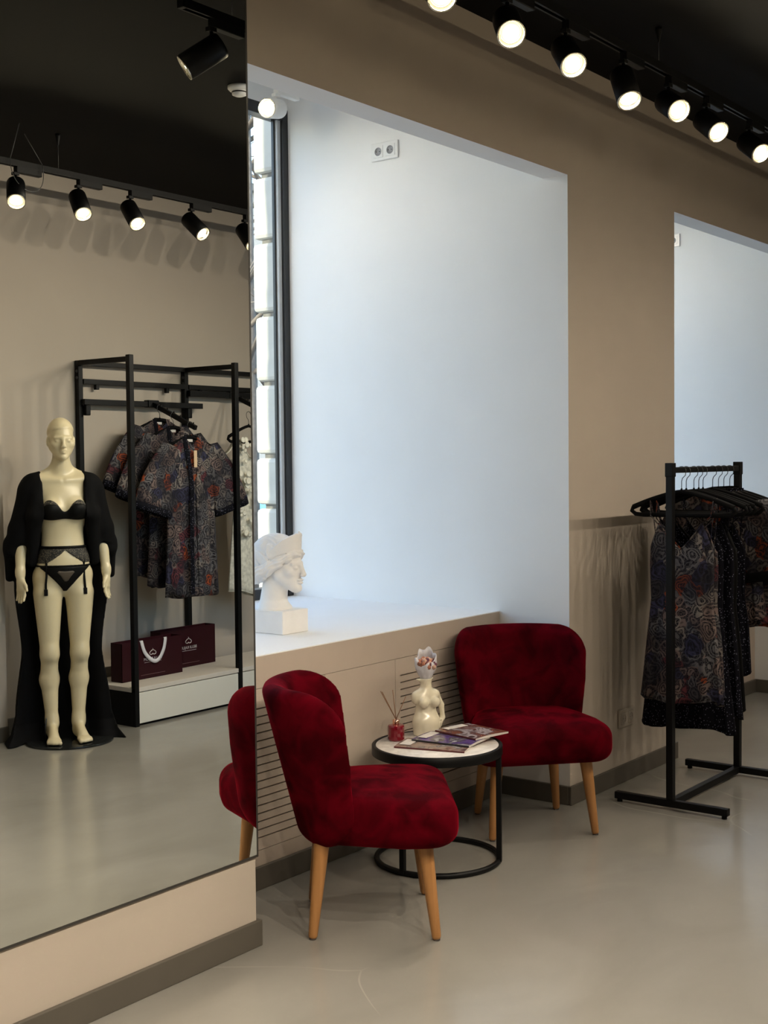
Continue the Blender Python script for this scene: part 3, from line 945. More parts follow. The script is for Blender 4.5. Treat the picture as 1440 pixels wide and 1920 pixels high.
# ------------------------------------------------------------------ things on the table
M_ceramic = mat('cream_glazed_ceramic', (0.72, 0.66, 0.50), 0.12, var=0.05, scale=12, coat=0.8)
def vase():
    S = SDF((-0.105, -0.075, -0.005), (0.09, 0.085, 0.26), 0.0028)
    S.cap((0, 0, 0.0), (0, 0, 0.04), 0.056, 0.055, 0.01, 1.0, 0.78)
    S.ell((0, 0, 0.058), (0.052, 0.040, 0.03), 0.02)
    S.cap((0, 0, 0.05), (0, -0.004, 0.095), 0.045, 0.036, 0.02, 1.0, 0.76)
    S.cap((0, -0.004, 0.095), (0, -0.002, 0.145), 0.036, 0.047, 0.02, 1.0, 0.74)
    S.cap((-0.040, -0.002, 0.160), (0.040, -0.002, 0.160), 0.019, 0.019, 0.02)
    for s in (-1, 1): S.ell((s * 0.025, 0.032, 0.134), (0.022, 0.019, 0.021), 0.010)
    S.ell((0.051, 0, 0.150), (0.013, 0.016, 0.022), 0.012)
    # arm that makes a handle
    S.cap((-0.049, -0.004, 0.160), (-0.073, -0.006, 0.112), 0.0135, 0.0115, 0.008)
    S.cap((-0.073, -0.006, 0.112), (-0.076, 0.0, 0.062), 0.0115, 0.0095, 0.008)
    S.cap((-0.076, 0.0, 0.062), (-0.058, 0.012, 0.042), 0.0095, 0.009, 0.008)
    for k in range(4):
        S.cap((-0.064, 0.010, 0.050 - 0.006 * k), (-0.045, 0.030, 0.046 - 0.006 * k), 0.0042, 0.0036, 0.002)
    S.cap((-0.066, 0.008, 0.054), (-0.052, 0.024, 0.058), 0.0042, 0.0036, 0.002)
    # neck and pinched rim
    S.cap((0, 0, 0.165), (0, 0, 0.205), 0.024, 0.021, 0.014)
    S.cap((0, 0, 0.205), (0, 0, 0.226), 0.021, 0.027, 0.008)
    S.cap((0.012, 0, 0.221), (0.040, 0, 0.229), 0.014, 0.005, 0.006)
    S.cap((-0.012, 0, 0.221), (-0.030, 0, 0.229), 0.014, 0.005, 0.006)
    S.cap((0, 0, 0.20), (0, 0, 0.25), 0.017, 0.025, 0.004, cut=True)
    def cutz(X, Y, Z, F): return np.maximum(np.maximum(F, -Z), Z - 0.229)
    S.apply(cutz)
    return relax(S.mesh('body'), 2)
ANG_V = math.atan2(-2.9, -4.1) + R_(28) - PI / 2
v = empty('torso_vase', (-0.875, 0.172, TH), ANG_V); tag(v, 'cream ceramic vase shaped like a female torso on the side table', 'vase')
vm = vase(); vm.materials.append(M_ceramic); link_mesh('body', vm, None, v)

# wrapped dried flower in the vase
M_paper = mat('translucent_wrap', (0.60, 0.59, 0.62), 0.3, var=0.15, scale=30)
M_petal = mat('dried_petals', (0.42, 0.17, 0.10), 0.8, var=0.5, scale=60)
M_petal2 = mat('dark_dried_petals', (0.10, 0.03, 0.05), 0.8, var=0.5, scale=60)
M_petal3 = mat('pale_dried_petals', (0.62, 0.40, 0.30), 0.8, var=0.4, scale=60)
fl = empty('dried_bouquet', (-0.875, 0.172, TH + 0.215), ANG_V); tag(fl, 'small dried bouquet in clear paper standing in the torso vase', 'bouquet')
rnd = random.Random(8)
P = []
N = 30
for i in range(9):
    u = i / 8
    row = []
    for k in range(N):
        a = 2 * PI * k / N
        r = 0.012 + 0.032 * math.sin(min(1, u * 1.2) * PI / 2) - 0.010 * max(0, u - 0.6) * 2.5 * (0.5 - 0.5 * math.sin(a + 0.5))
        r *= 1 + 0.16 * math.sin(5 * a + 2 * u) * u + 0.07 * math.sin(9 * a + u * 3)
        zz = 0.072 * u + 0.060 * u ** 2 * (0.5 - 0.5 * math.sin(a + 0.5)) ** 0.8 + 0.007 * math.sin(5 * a + 1) * u
        row.append((r * math.cos(a), r * math.sin(a) * 0.85, zz))
    P.append(row)
wo = MB().grid(P, closed_u=True).build('paper_wrap', M_paper, fl)
wo.modifiers.new('thick', 'SOLIDIFY').thickness = 0.0012
for i in range(46):
    a = rnd.uniform(0, 2 * PI); rr = 0.030 * math.sqrt(rnd.random()); zz = 0.062 + rnd.uniform(-0.010, 0.010) + 0.010 * (1 - rr / 0.03)
    px_, py_ = rr * math.cos(a), rr * math.sin(a) * .85
    zz += 0.5 * max(0, -py_)
    d = Vector((px_ * 14, py_ * 14 + .45, 0.6)).normalized()
    MB().lathe([(0, 0), (0.008, 0.005), (0.0105, 0.013), (0.006, 0.022), (0, 0.023)], 7, rot_to(d, (px_, py_, zz))).build('petal', (M_petal, M_petal, M_petal2, M_petal3)[i % 4], fl)
MB().tube([(0, 0, -0.08), (0, 0, 0.07)], 0.004, 8).build('stems', M_petal2, fl)

# reed diffuser
m_, nt_, p_ = new_mat('red_glass')
p_.inputs['Base Color'].default_value = (0.16, 0.004, 0.012, 1); p_.inputs['Roughness'].default_value = 0.08
p_.inputs['Coat Weight'].default_value = 0.7
M_redglass = m_
M_copper = mat('rose_copper', (0.75, 0.42, 0.30), 0.15, metal=1.0)
M_reed = mat('brown_reed', (0.20, 0.10, 0.05), 0.8, var=0.2)
d = empty('reed_diffuser', (-1.035, 0.205, TH)); tag(d, 'dark red glass reed diffuser with copper neck on the side table', 'reed diffuser')
MB().lathe([(0, 0), (0.030, 0), (0.032, 0.002), (0.0335, 0.006), (0.0335, 0.056), (0.031, 0.061), (0.012, 0.064), (0, 0.064)], 16, smooth=False).build('bottle', M_redglass, d)
MB().lathe([(0.0125, 0.060), (0.0135, 0.062), (0.0135, 0.082), (0.0115, 0.083), (0.009, 0.083), (0.009, 0.066), (0, 0.066)], 20).build('neck', M_copper, d)
rv, fv = Vector((0.607, -0.795, 0)), Vector((0.795, 0.607, 0))
for (dx, dz, df) in ((-0.060, 0.126, 0.01), (-0.054, 0.128, -0.015), (-0.012, 0.13, 0.012), (0.040, 0.105, 0.01)):
    e = rv * dx + fv * df + Vector((0, 0, 0.068 + dz))
    s = rv * (-dx * 0.12) + Vector((0, 0, 0.070))
    MB().tube([s, e], 0.0016, 7).build('reed', M_reed, d)

# magazines
def cover(name, seed, cols):
    m, nt, p = new_mat(name)
    tc = nt.nodes.new('ShaderNodeTexCoord'); mp = nt.nodes.new('ShaderNodeMapping'); mp.inputs['Location'].default_value = (seed, seed * 2, 0)
    mp.inputs['Scale'].default_value = (1, 1, 0.05)
    n = nt.nodes.new('ShaderNodeTexNoise'); n.inputs['Scale'].default_value = 13; n.inputs['Detail'].default_value = 6; n.inputs['Distortion'].default_value = 1.2
    lk(nt, tc.outputs['Object'], mp.inputs[0]); lk(nt, mp.outputs[0], n.inputs['Vector'])
    r = nt.nodes.new('ShaderNodeValToRGB')
    r.color_ramp.elements[0].position = 0.32; r.color_ramp.elements[0].color = (*cols[0], 1)
    r.color_ramp.elements[1].position = 0.68; r.color_ramp.elements[1].color = (*cols[-1], 1)
    for i, c in enumerate(cols[1:-1]):
        e = r.color_ramp.elements.new(0.32 + 0.36 * (i + 1) / (len(cols) - 1)); e.color = (*c, 1)
    lk(nt, n.outputs[0], r.inputs[0]); lk(nt, r.outputs[0], p.inputs['Base Color'])
    p.inputs['Roughness'].default_value = 0.22
    return m
M_pages = mat('white_page_edges', (0.62, 0.58, 0.54), 0.7, var=0.08, scale=60)
M_spine = mat('maroon_spine', (0.10, 0.02, 0.022), 0.4)
M_spine2 = mat('dark_spine', (0.03, 0.03, 0.035), 0.4)
def magazine(label, A, B, z, th, cv, sp, W=0.205, dz=0.0):
    """spine runs from A to B on the table; pages go to the right-hand side (away from the camera)"""
    A, B = Vector((*A, 0)), Vector((*B, 0))
    t = (B - A); L = t.length; t.normalize()
    n = Vector((-t.y, t.x, 0))
    c = (A + B) / 2 + n * W / 2
    g = empty('magazine', (c.x, c.y, z), math.atan2(t.y, t.x)); tag(g, label, 'magazine', 'magazines on the side table')
    def sheet(x0, x1, y0, y1, z0, z1, nm, m):
        nx = 10
        top, bot = [], []
        for i in range(nx + 1):
            y = y0 + (y1 - y0) * i / nx
            cur = 0.004 * math.sin(PI * min(1, max(0, (y + W / 2) / W))) + dz * ((y + W / 2) / W) ** 2
            top.append([(x0, y, z1 + cur), (x1, y, z1 + cur)]); bot.append([(x0, y, z0 + cur * (1 if z0 > 0.001 else 0)), (x1, y, z0 + cur * (1 if z0 > 0.001 else 0))])
        b = MB(); b.grid([[p[0] for p in top], [p[1] for p in top]]); b.grid([[p[1] for p in bot], [p[0] for p in bot]])
        b.grid([[p[0] for p in bot], [p[0] for p in top]], smooth=False); b.grid([[p[1] for p in top], [p[1] for p in bot]], smooth=False)
        b.grid([[bot[0][1], bot[0][0]], [top[0][1], top[0][0]]], smooth=False); b.grid([[bot[-1][0], bot[-1][1]], [top[-1][0], top[-1][1]]], smooth=False)
        return b.build(nm, m, g)
    sheet(-L / 2 + 0.001, L / 2 - 0.001, -W / 2 + 0.002, W / 2 - 0.001, 0.0, th, 'pages', M_pages)
    sheet(-L / 2, L / 2, -W / 2 + 0.001, W / 2, th + 0.0002, th + 0.0008, 'cover', cv)
    MB().box(-L / 2, L / 2, -W / 2 - 0.001, -W / 2 + 0.002, 0.0, th + 0.0008, 0.0006).build('spine', sp, g)
    # printed picture blocks and title strip
    MB().box(-L * 0.46, -L * 0.30, -W * 0.35, W * 0.25, th + 0.0048, th + 0.0054).build('title_block', M_pages, g)
    return g
c1 = cover('glossy_cover_browns', 1.0, [(0.03, 0.02, 0.02), (0.16, 0.08, 0.06), (0.30, 0.22, 0.18), (0.12, 0.10, 0.10), (0.5, 0.45, 0.42)])
c2 = cover('glossy_cover_violet', 4.3, [(0.02, 0.02, 0.03), (0.10, 0.05, 0.22), (0.08, 0.07, 0.08), (0.42, 0.40, 0.44)])
c3 = cover('glossy_cover_orange', 7.7, [(0.02, 0.015, 0.02), (0.22, 0.07, 0.04), (0.10, 0.06, 0.06), (0.40, 0.36, 0.38), (0.05, 0.03, 0.03)])
magazine('lowest magazine, with maroon spine, at the near edge of the table', (-1.152, 0.128), (-1.072, -0.145), TH + 0.0005, 0.005, c1, M_spine, W=0.16)
magazine('middle magazine, with violet cover, between the other two', (-1.050, 0.118), (-1.022, -0.132), TH + 0.0115, 0.005, c2, M_spine2, W=0.185)
magazine('topmost magazine, with orange and brown cover, overhanging the table', (-0.903, 0.108), (-0.945, -0.112), TH + 0.022, 0.006, c3, M_spine, W=0.19)

# ------------------------------------------------------------------ sockets
M_sock = mat('white_socket_plastic', (0.75, 0.75, 0.74), 0.3, var=0.01)
M_sockhole = mat('grey_socket_recess', (0.30, 0.30, 0.31), 0.5)
def double_socket(label, loc, face, m=M_sock, mh=None):
    mh = mh or (M_sockhole, M_dark)
    """plate .165 x .088; face: unit normal"""
    fz = math.atan2(face[1], face[0]) + PI / 2          # local -Y looks out
    s = empty('double_socket', loc, fz); tag(s, label, 'socket', 'double wall sockets')
    MB().box(-0.083, 0.083, -0.010, -0.0005, -0.044, 0.044, 0.004).build('plate', m, s)
    for sx in (-0.0365, 0.0365):
        i = MB().box(sx - 0.029, sx + 0.029, -0.0125, -0.009, -0.029, 0.029, 0.0015).build('insert', m, s)
        MB().lathe([(0.0205, 0.0), (0.0205, 0.0012), (0.0185, 0.0012), (0.0185, 0.0004), (0, 0.0004)], 24,
                   Matrix.Translation((sx, -0.0125, 0)) @ Matrix.Rotation(PI / 2, 4, 'X')).build('well', mh[0], i)
        for hx in (-0.0095, 0.0095):
            MB().lathe([(0, 0.0008), (0.0026, 0.0008), (0.0026, 0)], 10, Matrix.Translation((sx + hx, -0.0125, 0)) @ Matrix.Rotation(PI / 2, 4, 'X')).build('pin_hole', mh[1], i)
    return s
double_socket('white double socket high on the bright niche wall', (0, 1.014, 3.088), (-1, 0, 0))
double_socket('white double socket high in the right-hand niche', (X3, 0.985, 3.055), (-1, 0, 0))
double_socket('greige double socket low on the pillar beside the red chair', (0.552, 0, 0.309), (0, -1, 0), M_paint, (M_paint, M_base))
# ------------------------------------------------------------------ heads
def head(S, o, k=1.0, ears=True):
    """o: chin-level origin, faces +Y, total height .235*k"""
    def P(x, y, z): return (o[0] + x * k, o[1] + y * k, o[2] + z * k)
    def E(c, r, kk=0.015, cut=False): S.ell(P(*c), [q * k for q in r], kk * k, cut=cut)
    def C(a, b, ra, rb, kk=0.015, cut=False): S.cap(P(*a), P(*b), ra * k, rb * k, kk * k, cut=cut)
    E((0, -0.016, 0.150), (0.069, 0.093, 0.085), 0.02)
    E((0, 0.030, 0.100), (0.057, 0.056, 0.085), 0.02)
    for s in (-1, 1):
        C((s * 0.046, 0.005, 0.075), (s * 0.008, 0.062, 0.022), 0.024, 0.020, 0.02)
        E((s * 0.044, 0.055, 0.090), (0.018, 0.018, 0.016), 0.02)
        E((s * 0.031, 0.093, 0.109), (0.017, 0.013, 0.010), 0.010, True)
        C((s * 0.012, 0.086, 0.123), (s * 0.046, 0.070, 0.125), 0.006, 0.006, 0.012)
        E((s * 0.030, 0.0755, 0.1075), (0.014, 0.0105, 0.0085), 0.004)
        if ears: E((s * 0.070, -0.008, 0.105), (0.009, 0.018, 0.030), 0.006)
        E((s * 0.009, 0.098, 0.074), (0.007, 0.008, 0.006), 0.006)
    C((0, 0.084, 0.126), (0, 0.102, 0.080), 0.009, 0.0098, 0.012)
    E((0, 0.101, 0.077), (0.0095, 0.009, 0.008), 0.006)
    E((0, 0.0850, 0.0545), (0.020, 0.0120, 0.0062), 0.003)
    E((0, 0.0840, 0.0420), (0.017, 0.0120, 0.0068), 0.003)
    E((0, 0.0985, 0.0484), (0.018, 0.0060, 0.0018), 0.003, True)
    E((0, 0.074, 0.018), (0.018, 0.016, 0.014), 0.012)
    E((0, 0.052, 0.056), (0.037, 0.025, 0.030), 0.014)
    E((0, 0.075, 0.066), (0.010, 0.008, 0.009), 0.008)

# ------------------------------------------------------------------ plaster bust
M_plaster = mat('white_plaster', (0.80, 0.79, 0.77), 0.75, var=0.03, scale=15, bump=0.1, bscale=120)
def bust():
    S = SDF((-0.13, -0.175, -0.02), (0.13, 0.15, 0.335), 0.0028)
    o = (0, 0.02, 0.062)
    k = 0.97
    head(S, o, k, ears=False)
    # neck
    S.cap((0, -0.025, -0.01), (0, -0.012, 0.10), 0.060, 0.052, 0.02)
    S.ell((0, -0.015, -0.005), (0.085, 0.068, 0.03), 0.02)
    F0 = S.F.copy()
    # hair mass over the skull
    H = SDF((-0.13, -0.175, -0.02), (0.13, 0.15, 0.335), 0.0028)
    H.ell((0, -0.008, 0.212), (0.084, 0.108, 0.092), 0.02)
    def hair(X, Y, Z, F):
        # wavy strands combed from the crown towards the nape
        wav = np.sin(np.abs(X) * 290 + 2.4 * np.sin(Y * 75 + Z * 55))
        F = F + 0.0042 * wav
        line = Y - (0.070 - 0.60 * np.clip(0.235 - Z, 0, 1) - 2.0 * np.clip(np.abs(X) - 0.06, 0, 1))
        return np.maximum(F, line * 0.7)
    H.apply(hair)
    # hair rolled along forehead, temples and over the ears to the nape
    T = SDF((-0.13, -0.175, -0.02), (0.13, 0.15, 0.335), 0.0028)
    for s in (-1, 1):
        pts = [(0, 0.098, 0.226), (0.030, 0.091, 0.221), (0.056, 0.068, 0.208), (0.074, 0.038, 0.190), (0.082, 0.004, 0.170), (0.080, -0.038, 0.152), (0.062, -0.080, 0.142)]
        for i, (p, q) in enumerate(zip(pts[:-1], pts[1:])):
            T.cap((s * p[0], p[1], p[2]), (s * q[0], q[1], q[2]), 0.0115 + 0.0025 * i, 0.0135 + 0.0025 * i, 0.01)
        T.cap((s * 0.080, -0.005, 0.150), (s * 0.050, -0.075, 0.122), 0.015, 0.014, 0.008)
        T.cap((s * 0.070, -0.030, 0.130), (s * 0.030, -0.085, 0.105), 0.012, 0.012, 0.008)
    T.ell((0, -0.122, 0.158), (0.044, 0.034, 0.040), 0.012)
    T.ell((0, -0.105, 0.125), (0.05, 0.03, 0.03), 0.012)
    T.apply(lambda X, Y, Z, F: F + 0.0028 * np.sin(X * 90 + 230 * Y - 330 * Z + 1.5 * np.sin(Y * 90)))
    H.F = SDF.smin(H.F, T.F, 0.004)
    S.F = SDF.smin(S.F, H.F, 0.005)
    # diadem: a plain plate hugging the front of the head, rising to the middle, with a small crest
    D = SDF((-0.13, -0.175, -0.02), (0.13, 0.15, 0.335), 0.0028)
    def diadem(X, Y, Z, F):
        th = np.arctan2(X, Y + 0.012)
        rho = np.sqrt((X / 0.082) ** 2 + ((Y + 0.012) / 0.112) ** 2)
        fl = 0.97 - 0.35 * np.clip(0.245 - Z, -0.1, 0.1) * 1.0
        shell = np.abs(rho - fl) * 0.085 - 0.0052
        c = np.cos(np.clip(th * 0.82, -1.5, 1.5))
        zb = 0.176 + 0.058 * np.clip(c, 0, 1) ** 0.8
        zt = zb + 0.008 + 0.066 * np.clip(c, 0, 1) ** 1.15
        return np.maximum(np.maximum(shell, np.abs(th) - 1.75), np.maximum(zb - Z, Z - zt) * 0.9)
    D.apply(diadem)
    D.cap((0, 0.100, 0.303), (0, 0.098, 0.313), 0.0085, 0.005, 0.004)
    for s in (-1, 1): D.cap((s * 0.022, 0.096, 0.298), (s * 0.024, 0.094, 0.306), 0.006, 0.004, 0.004)
    S.F = SDF.smin(S.F, D.F, 0.002)
    S.apply(lambda X, Y, Z, F: np.maximum(F, -(Z + 0.012)))
    return relax(S.mesh('head'), 1)
bx, by = -1.191 + 0.080, 0.661 + 0.095
b = empty('plaster_bust', (bx, by, HLED)); tag(b, 'white plaster bust of a woman with diadem on the window ledge', 'bust')
MB().box(-0.080, 0.080, -0.095, 0.095, 0.0, 0.096, 0.004).build('plinth', M_plaster, b)
hm = bust(); hm.materials.append(M_plaster)
link_mesh('head', hm, None, b, (0.0, 0.0, 0.104), R_(-74) - PI / 2)
# ------------------------------------------------------------------ fabrics
def paisley(name, seed, base=(0.010, 0.009, 0.014)):
    m, nt, p = new_mat(name)
    N = nt.nodes.new
    tc = N('ShaderNodeTexCoord'); mp = N('ShaderNodeMapping')
    mp.inputs['Location'].default_value = (seed * 1.7, seed * 0.9, seed * 2.3)
    lk(nt, tc.outputs['Object'], mp.inputs[0])
    wn = N('ShaderNodeTexNoise'); wn.inputs['Scale'].default_value = 11; wn.inputs['Detail'].default_value = 2
    lk(nt, mp.outputs[0], wn.inputs['Vector'])
    ad = N('ShaderNodeMixRGB'); ad.blend_type = 'ADD'; ad.inputs[0].default_value = 0.10
    lk(nt, mp.outputs[0], ad.inputs[1]); lk(nt, wn.outputs['Color'], ad.inputs[2])
    # large drops with inner rings
    v = N('ShaderNodeTexVoronoi'); v.inputs['Scale'].default_value = 15; lk(nt, ad.outputs[0], v.inputs['Vector'])
    sn = N('ShaderNodeMath'); sn.operation = 'MULTIPLY'; sn.inputs[1].default_value = 27.0
    lk(nt, v.outputs['Distance'], sn.inputs[0])
    s2 = N('ShaderNodeMath'); s2.operation = 'SINE'; lk(nt, sn.outputs[0], s2.inputs[0])
    st = N('ShaderNodeMapRange'); st.inputs['From Min'].default_value = 0.0; st.inputs['From Max'].default_value = 0.5
    lk(nt, s2.outputs[0], st.inputs[0])
    # colour of a drop
    sep = N('ShaderNodeSeparateColor'); lk(nt, v.outputs['Color'], sep.inputs[0])
    cr = N('ShaderNodeValToRGB'); cr.color_ramp.interpolation = 'CONSTANT'
    cols = [(0.0, (0.10, 0.095, 0.10)), (0.18, (0.15, 0.11, 0.10)), (0.36, (0.045, 0.042, 0.046)), (0.48, (0.26, 0.055, 0.018)), (0.57, (0.19, 0.165, 0.15)), (0.74, (0.11, 0.03, 0.035)), (0.81, (0.12, 0.115, 0.12)), (0.93, (0.035, 0.035, 0.07))]
    e = cr.color_ramp.elements
    e[0].position, e[0].color = cols[0][0], (*cols[0][1], 1)
    e[1].position, e[1].color = cols[1][0], (*cols[1][1], 1)
    for q, c in cols[2:]:
        x = e.new(q); x.color = (*c, 1)
    lk(nt, sep.outputs[0], cr.inputs[0])
    # fine filigree
    v2 = N('ShaderNodeTexVoronoi'); v2.feature = 'DISTANCE_TO_EDGE'; v2.inputs['Scale'].default_value = 85; lk(nt, ad.outputs[0], v2.inputs['Vector'])
    f2 = N('ShaderNodeMapRange'); f2.inputs['From Min'].default_value = 0.03; f2.inputs['From Max'].default_value = 0.12; f2.inputs['To Min'].default_value = 0.6; f2.inputs['To Max'].default_value = 0.0
    lk(nt, v2.outputs['Distance'], f2.inputs[0])
    mx = N('ShaderNodeMath'); mx.operation = 'MAXIMUM'; lk(nt, st.outputs[0], mx.inputs[0]); lk(nt, f2.outputs[0], mx.inputs[1])
    # thin out: some areas stay dark
    n3 = N('ShaderNodeTexNoise'); n3.inputs['Scale'].default_value = 7; lk(nt, mp.outputs[0], n3.inputs['Vector'])
    m3 = N('ShaderNodeMapRange'); m3.inputs['From Min'].default_value = 0.35; m3.inputs['From Max'].default_value = 0.6; m3.inputs['To Min'].default_value = 0.25
    lk(nt, n3.outputs[0], m3.inputs[0])
    ml = N('ShaderNodeMath'); ml.operation = 'MULTIPLY'; lk(nt, mx.outputs[0], ml.inputs[0]); lk(nt, m3.outputs[0], ml.inputs[1])
    out = N('ShaderNodeMixRGB'); out.inputs[1].default_value = (*base, 1)
    lk(nt, ml.outputs[0], out.inputs[0]); lk(nt, cr.outputs[0], out.inputs[2])
    lk(nt, out.outputs[0], p.inputs['Base Color'])
    p.inputs['Roughness'].default_value = 0.7
    p.inputs['Specular IOR Level'].default_value = 0.12
    return m
def polka(name):
    m, nt, p = new_mat(name)
    N = nt.nodes.new
    tc = N('ShaderNodeTexCoord'); v = N('ShaderNodeTexVoronoi'); v.inputs['Scale'].default_value = 95; v.inputs['Randomness'].default_value = 1.0
    lk(nt, tc.outputs['Object'], v.inputs['Vector'])
    l = N('ShaderNodeMath'); l.operation = 'LESS_THAN'; l.inputs[1].default_value = 0.22; lk(nt, v.outputs['Distance'], l.inputs[0])
    mx = N('ShaderNodeMixRGB'); mx.inputs[1].default_value = (0.003, 0.003, 0.006, 1); mx.inputs[2].default_value = (0.13, 0.13, 0.18, 1)
    lk(nt, l.outputs[0], mx.inputs[0]); lk(nt, mx.outputs[0], p.inputs['Base Color']); p.inputs['Roughness'].default_value = 0.75; p.inputs['Specular IOR Level'].default_value = 0.08
    return m
M_pais = [paisley('paisley_satin_%s' % n, k) for k, n in ((1, 'a'), (2, 'b'), (3, 'c'))]
M_polka = polka('black_polka_satin')
M_blacksatin = mat('black_satin', (0.003, 0.003, 0.0035), 0.6, var=0.2, spec=0.12)
M_sheer = mat('sheer_black_chiffon', (0.003, 0.003, 0.0035), 0.8, var=0.2, spec=0.1)
M_hang = mat('black_velvet_hanger', (0.004, 0.004, 0.0045), 0.8, var=0.1, spec=0.08)
M_hook = mat('dark_steel_hook', (0.10, 0.10, 0.10), 0.3, metal=1.0)
M_tagp = mat('cream_label', (0.62, 0.45, 0.28), 0.6)

# ------------------------------------------------------------------ hanger and garment builders (local: width = X, front = -Y, hook bar axis at z = 0)
_hm = {}
def hanger(label, loc, rz, drop=0.085, hw=0.225, group='black hangers'):
    h = empty('clothes_hanger', loc, rz); tag(h, label, 'hanger', group)
    key = (round(drop, 3), round(hw, 3))
    if key not in _hm:
        b = MB()
        hk = [(0.0, 0, -drop), (0.0, 0, -0.045), (0.004, 0, -0.032), (0.018, 0, -0.018)]
        hk += [(0.021 * math.cos(a), 0, 0.021 * math.sin(a)) for a in [R_(-25 + 15 * i) for i in range(14)]]
        b.tube(hk, 0.0018, 7)
        hook = b.mesh('hook'); hook.materials.append(M_hook)
        b = MB()
        sh = []
        for i in range(21):
            u = -1 + 2 * i / 20
            sh.append((hw * u, 0.012 * u * u, -drop - 0.006 - 0.072 * abs(u) ** 1.35))
        b.tube(sh, [0.009 + 0.003 * abs(-1 + i / 10) for i in range(21)], 8)
        b.tube([(0, 0, -drop + 0.008), (0, 0, -drop - 0.012)], [0.004, 0.008], 8)
        arm = b.mesh('shoulder_arms'); arm.materials.append(M_hang)
        b = MB()
        e = [(-hw, 0.012, -drop - 0.078), (-hw - 0.008, 0.012, -drop - 0.095), (-hw + 0.012, 0.011, -drop - 0.110), (-hw + 0.05, 0.009, -drop - 0.113),
             (hw - 0.05, 0.009, -drop - 0.113), (hw - 0.012, 0.011, -drop - 0.110), (hw + 0.008, 0.012, -drop - 0.095), (hw, 0.012, -drop - 0.078)]
        b.tube(e, 0.010, 8)
        bar = b.mesh('trouser_bar'); bar.materials.append(M_hang)
        _hm[key] = (hook, arm, bar)
    for n, me in zip(('hook', 'shoulder_arms', 'trouser_bar'), _hm[key]): link_mesh(n, me, None, h)
    return h

def loft(ztop, zhem, hw, hd, n=88, m=26, amp=0.016, k=9, ph=0.0, skew=0.0):
    """hanging cloth tube; ztop/zhem functions of angle; hw/hd functions of u"""
    P = []
    for i in range(m + 1):
        u = i / m
        row = []
        for j in range(n):
            t = 2 * PI * j / n
            c, s = math.cos(t), math.sin(t)
            w, d = hw(u), hd(u)
            cc = math.copysign(abs(c) ** 0.8, c); ss = math.copysign(abs(s) ** 0.8, s)
            f = amp * u ** 0.8 * (math.sin(k * t + ph) + 0.5 * math.sin((2 * k + 1) * t + 2 * ph + 2.0 * u))
            x = w * cc + 0.35 * f * c + skew * u
            y = d * ss + f * (0.35 + 0.65 * abs(s)) * (1 if s >= 0 else 1)
            z = ztop(t) * (1 - u) + zhem(t) * u
            row.append((x, y, z))
        P.append(row)
    return P
def lin(*kv):
    xs, ys = [a for a, _ in kv], [b for _, b in kv]
    return lambda u: float(np.interp(u, xs, ys))

def slip_dress(label, loc, rz, m, top=-0.235, hem=-1.06, w0=0.15, w1=0.205, seed=0, group='slip dresses', strap_x=0.12, back=None, hem_bias=0.0):
    g = empty('slip_dress', loc, rz); tag(g, label, 'dress', group)
    def zt(t):
        x = abs(math.cos(t)); s = math.sin(t)
        if s <= 0.0:      # front: two cups with a V between
            return top - 0.115 * max(0, 1 - x / 0.62) ** 1.0 - 0.11 * max(0, (x - 0.66) / 0.34)
        return top - 0.13
    zh = lambda t: hem - 0.012 * math.sin(3 * t + seed) + hem_bias * math.cos(t)
    b = MB().grid(loft(zt, zh, lin((0, w0), (0.12, w0 * 1.02), (0.35, w0 * 0.98), (0.6, w0 * 1.12), (1, w1)), lin((0, 0.018), (0.3, 0.018), (1, 0.022)), amp=0.011, k=8, ph=seed), closed_u=True)
    o = b.build('body', m, g)
    o.modifiers.new('thick', 'SOLIDIFY').thickness = 0.002
    hm_ = MB().tube([(x, y, z + 0.004) for x, y, z in loft(zt, zh, lin((0, w1), (1, w1)), lin((0, 0.022), (1, 0.022)), m=1, amp=0.011, k=8, ph=seed)[1]], 0.003, 5, closed=True).build('hem', m, o)
    for s in (-1, 1):
        for yy in (-0.018, 0.014):
            ztp = top - 0.002 if yy < 0 else top - 0.13
            pts = [(s * strap_x * (0.85 if yy < 0 else 1.0), yy * 1.5, ztp), (s * (strap_x + 0.02), yy, top + 0.035), (s * (strap_x + 0.028), 0.0, -0.085 - 0.036)]
            MB().tube(pts, 0.0028, 6).build('strap', m, g)
    # bound neckline
    nk = []
    for j in range(25):
        x = -0.66 + 1.32 * j / 24
        t = -math.acos(max(-1, min(1, x)))
        nk.append((math.copysign(abs(x) ** 0.8, x) * w0, -0.020, zt(t)))
    MB().tube(nk, 0.004, 6).build('neckline_trim', m, o)
    return g

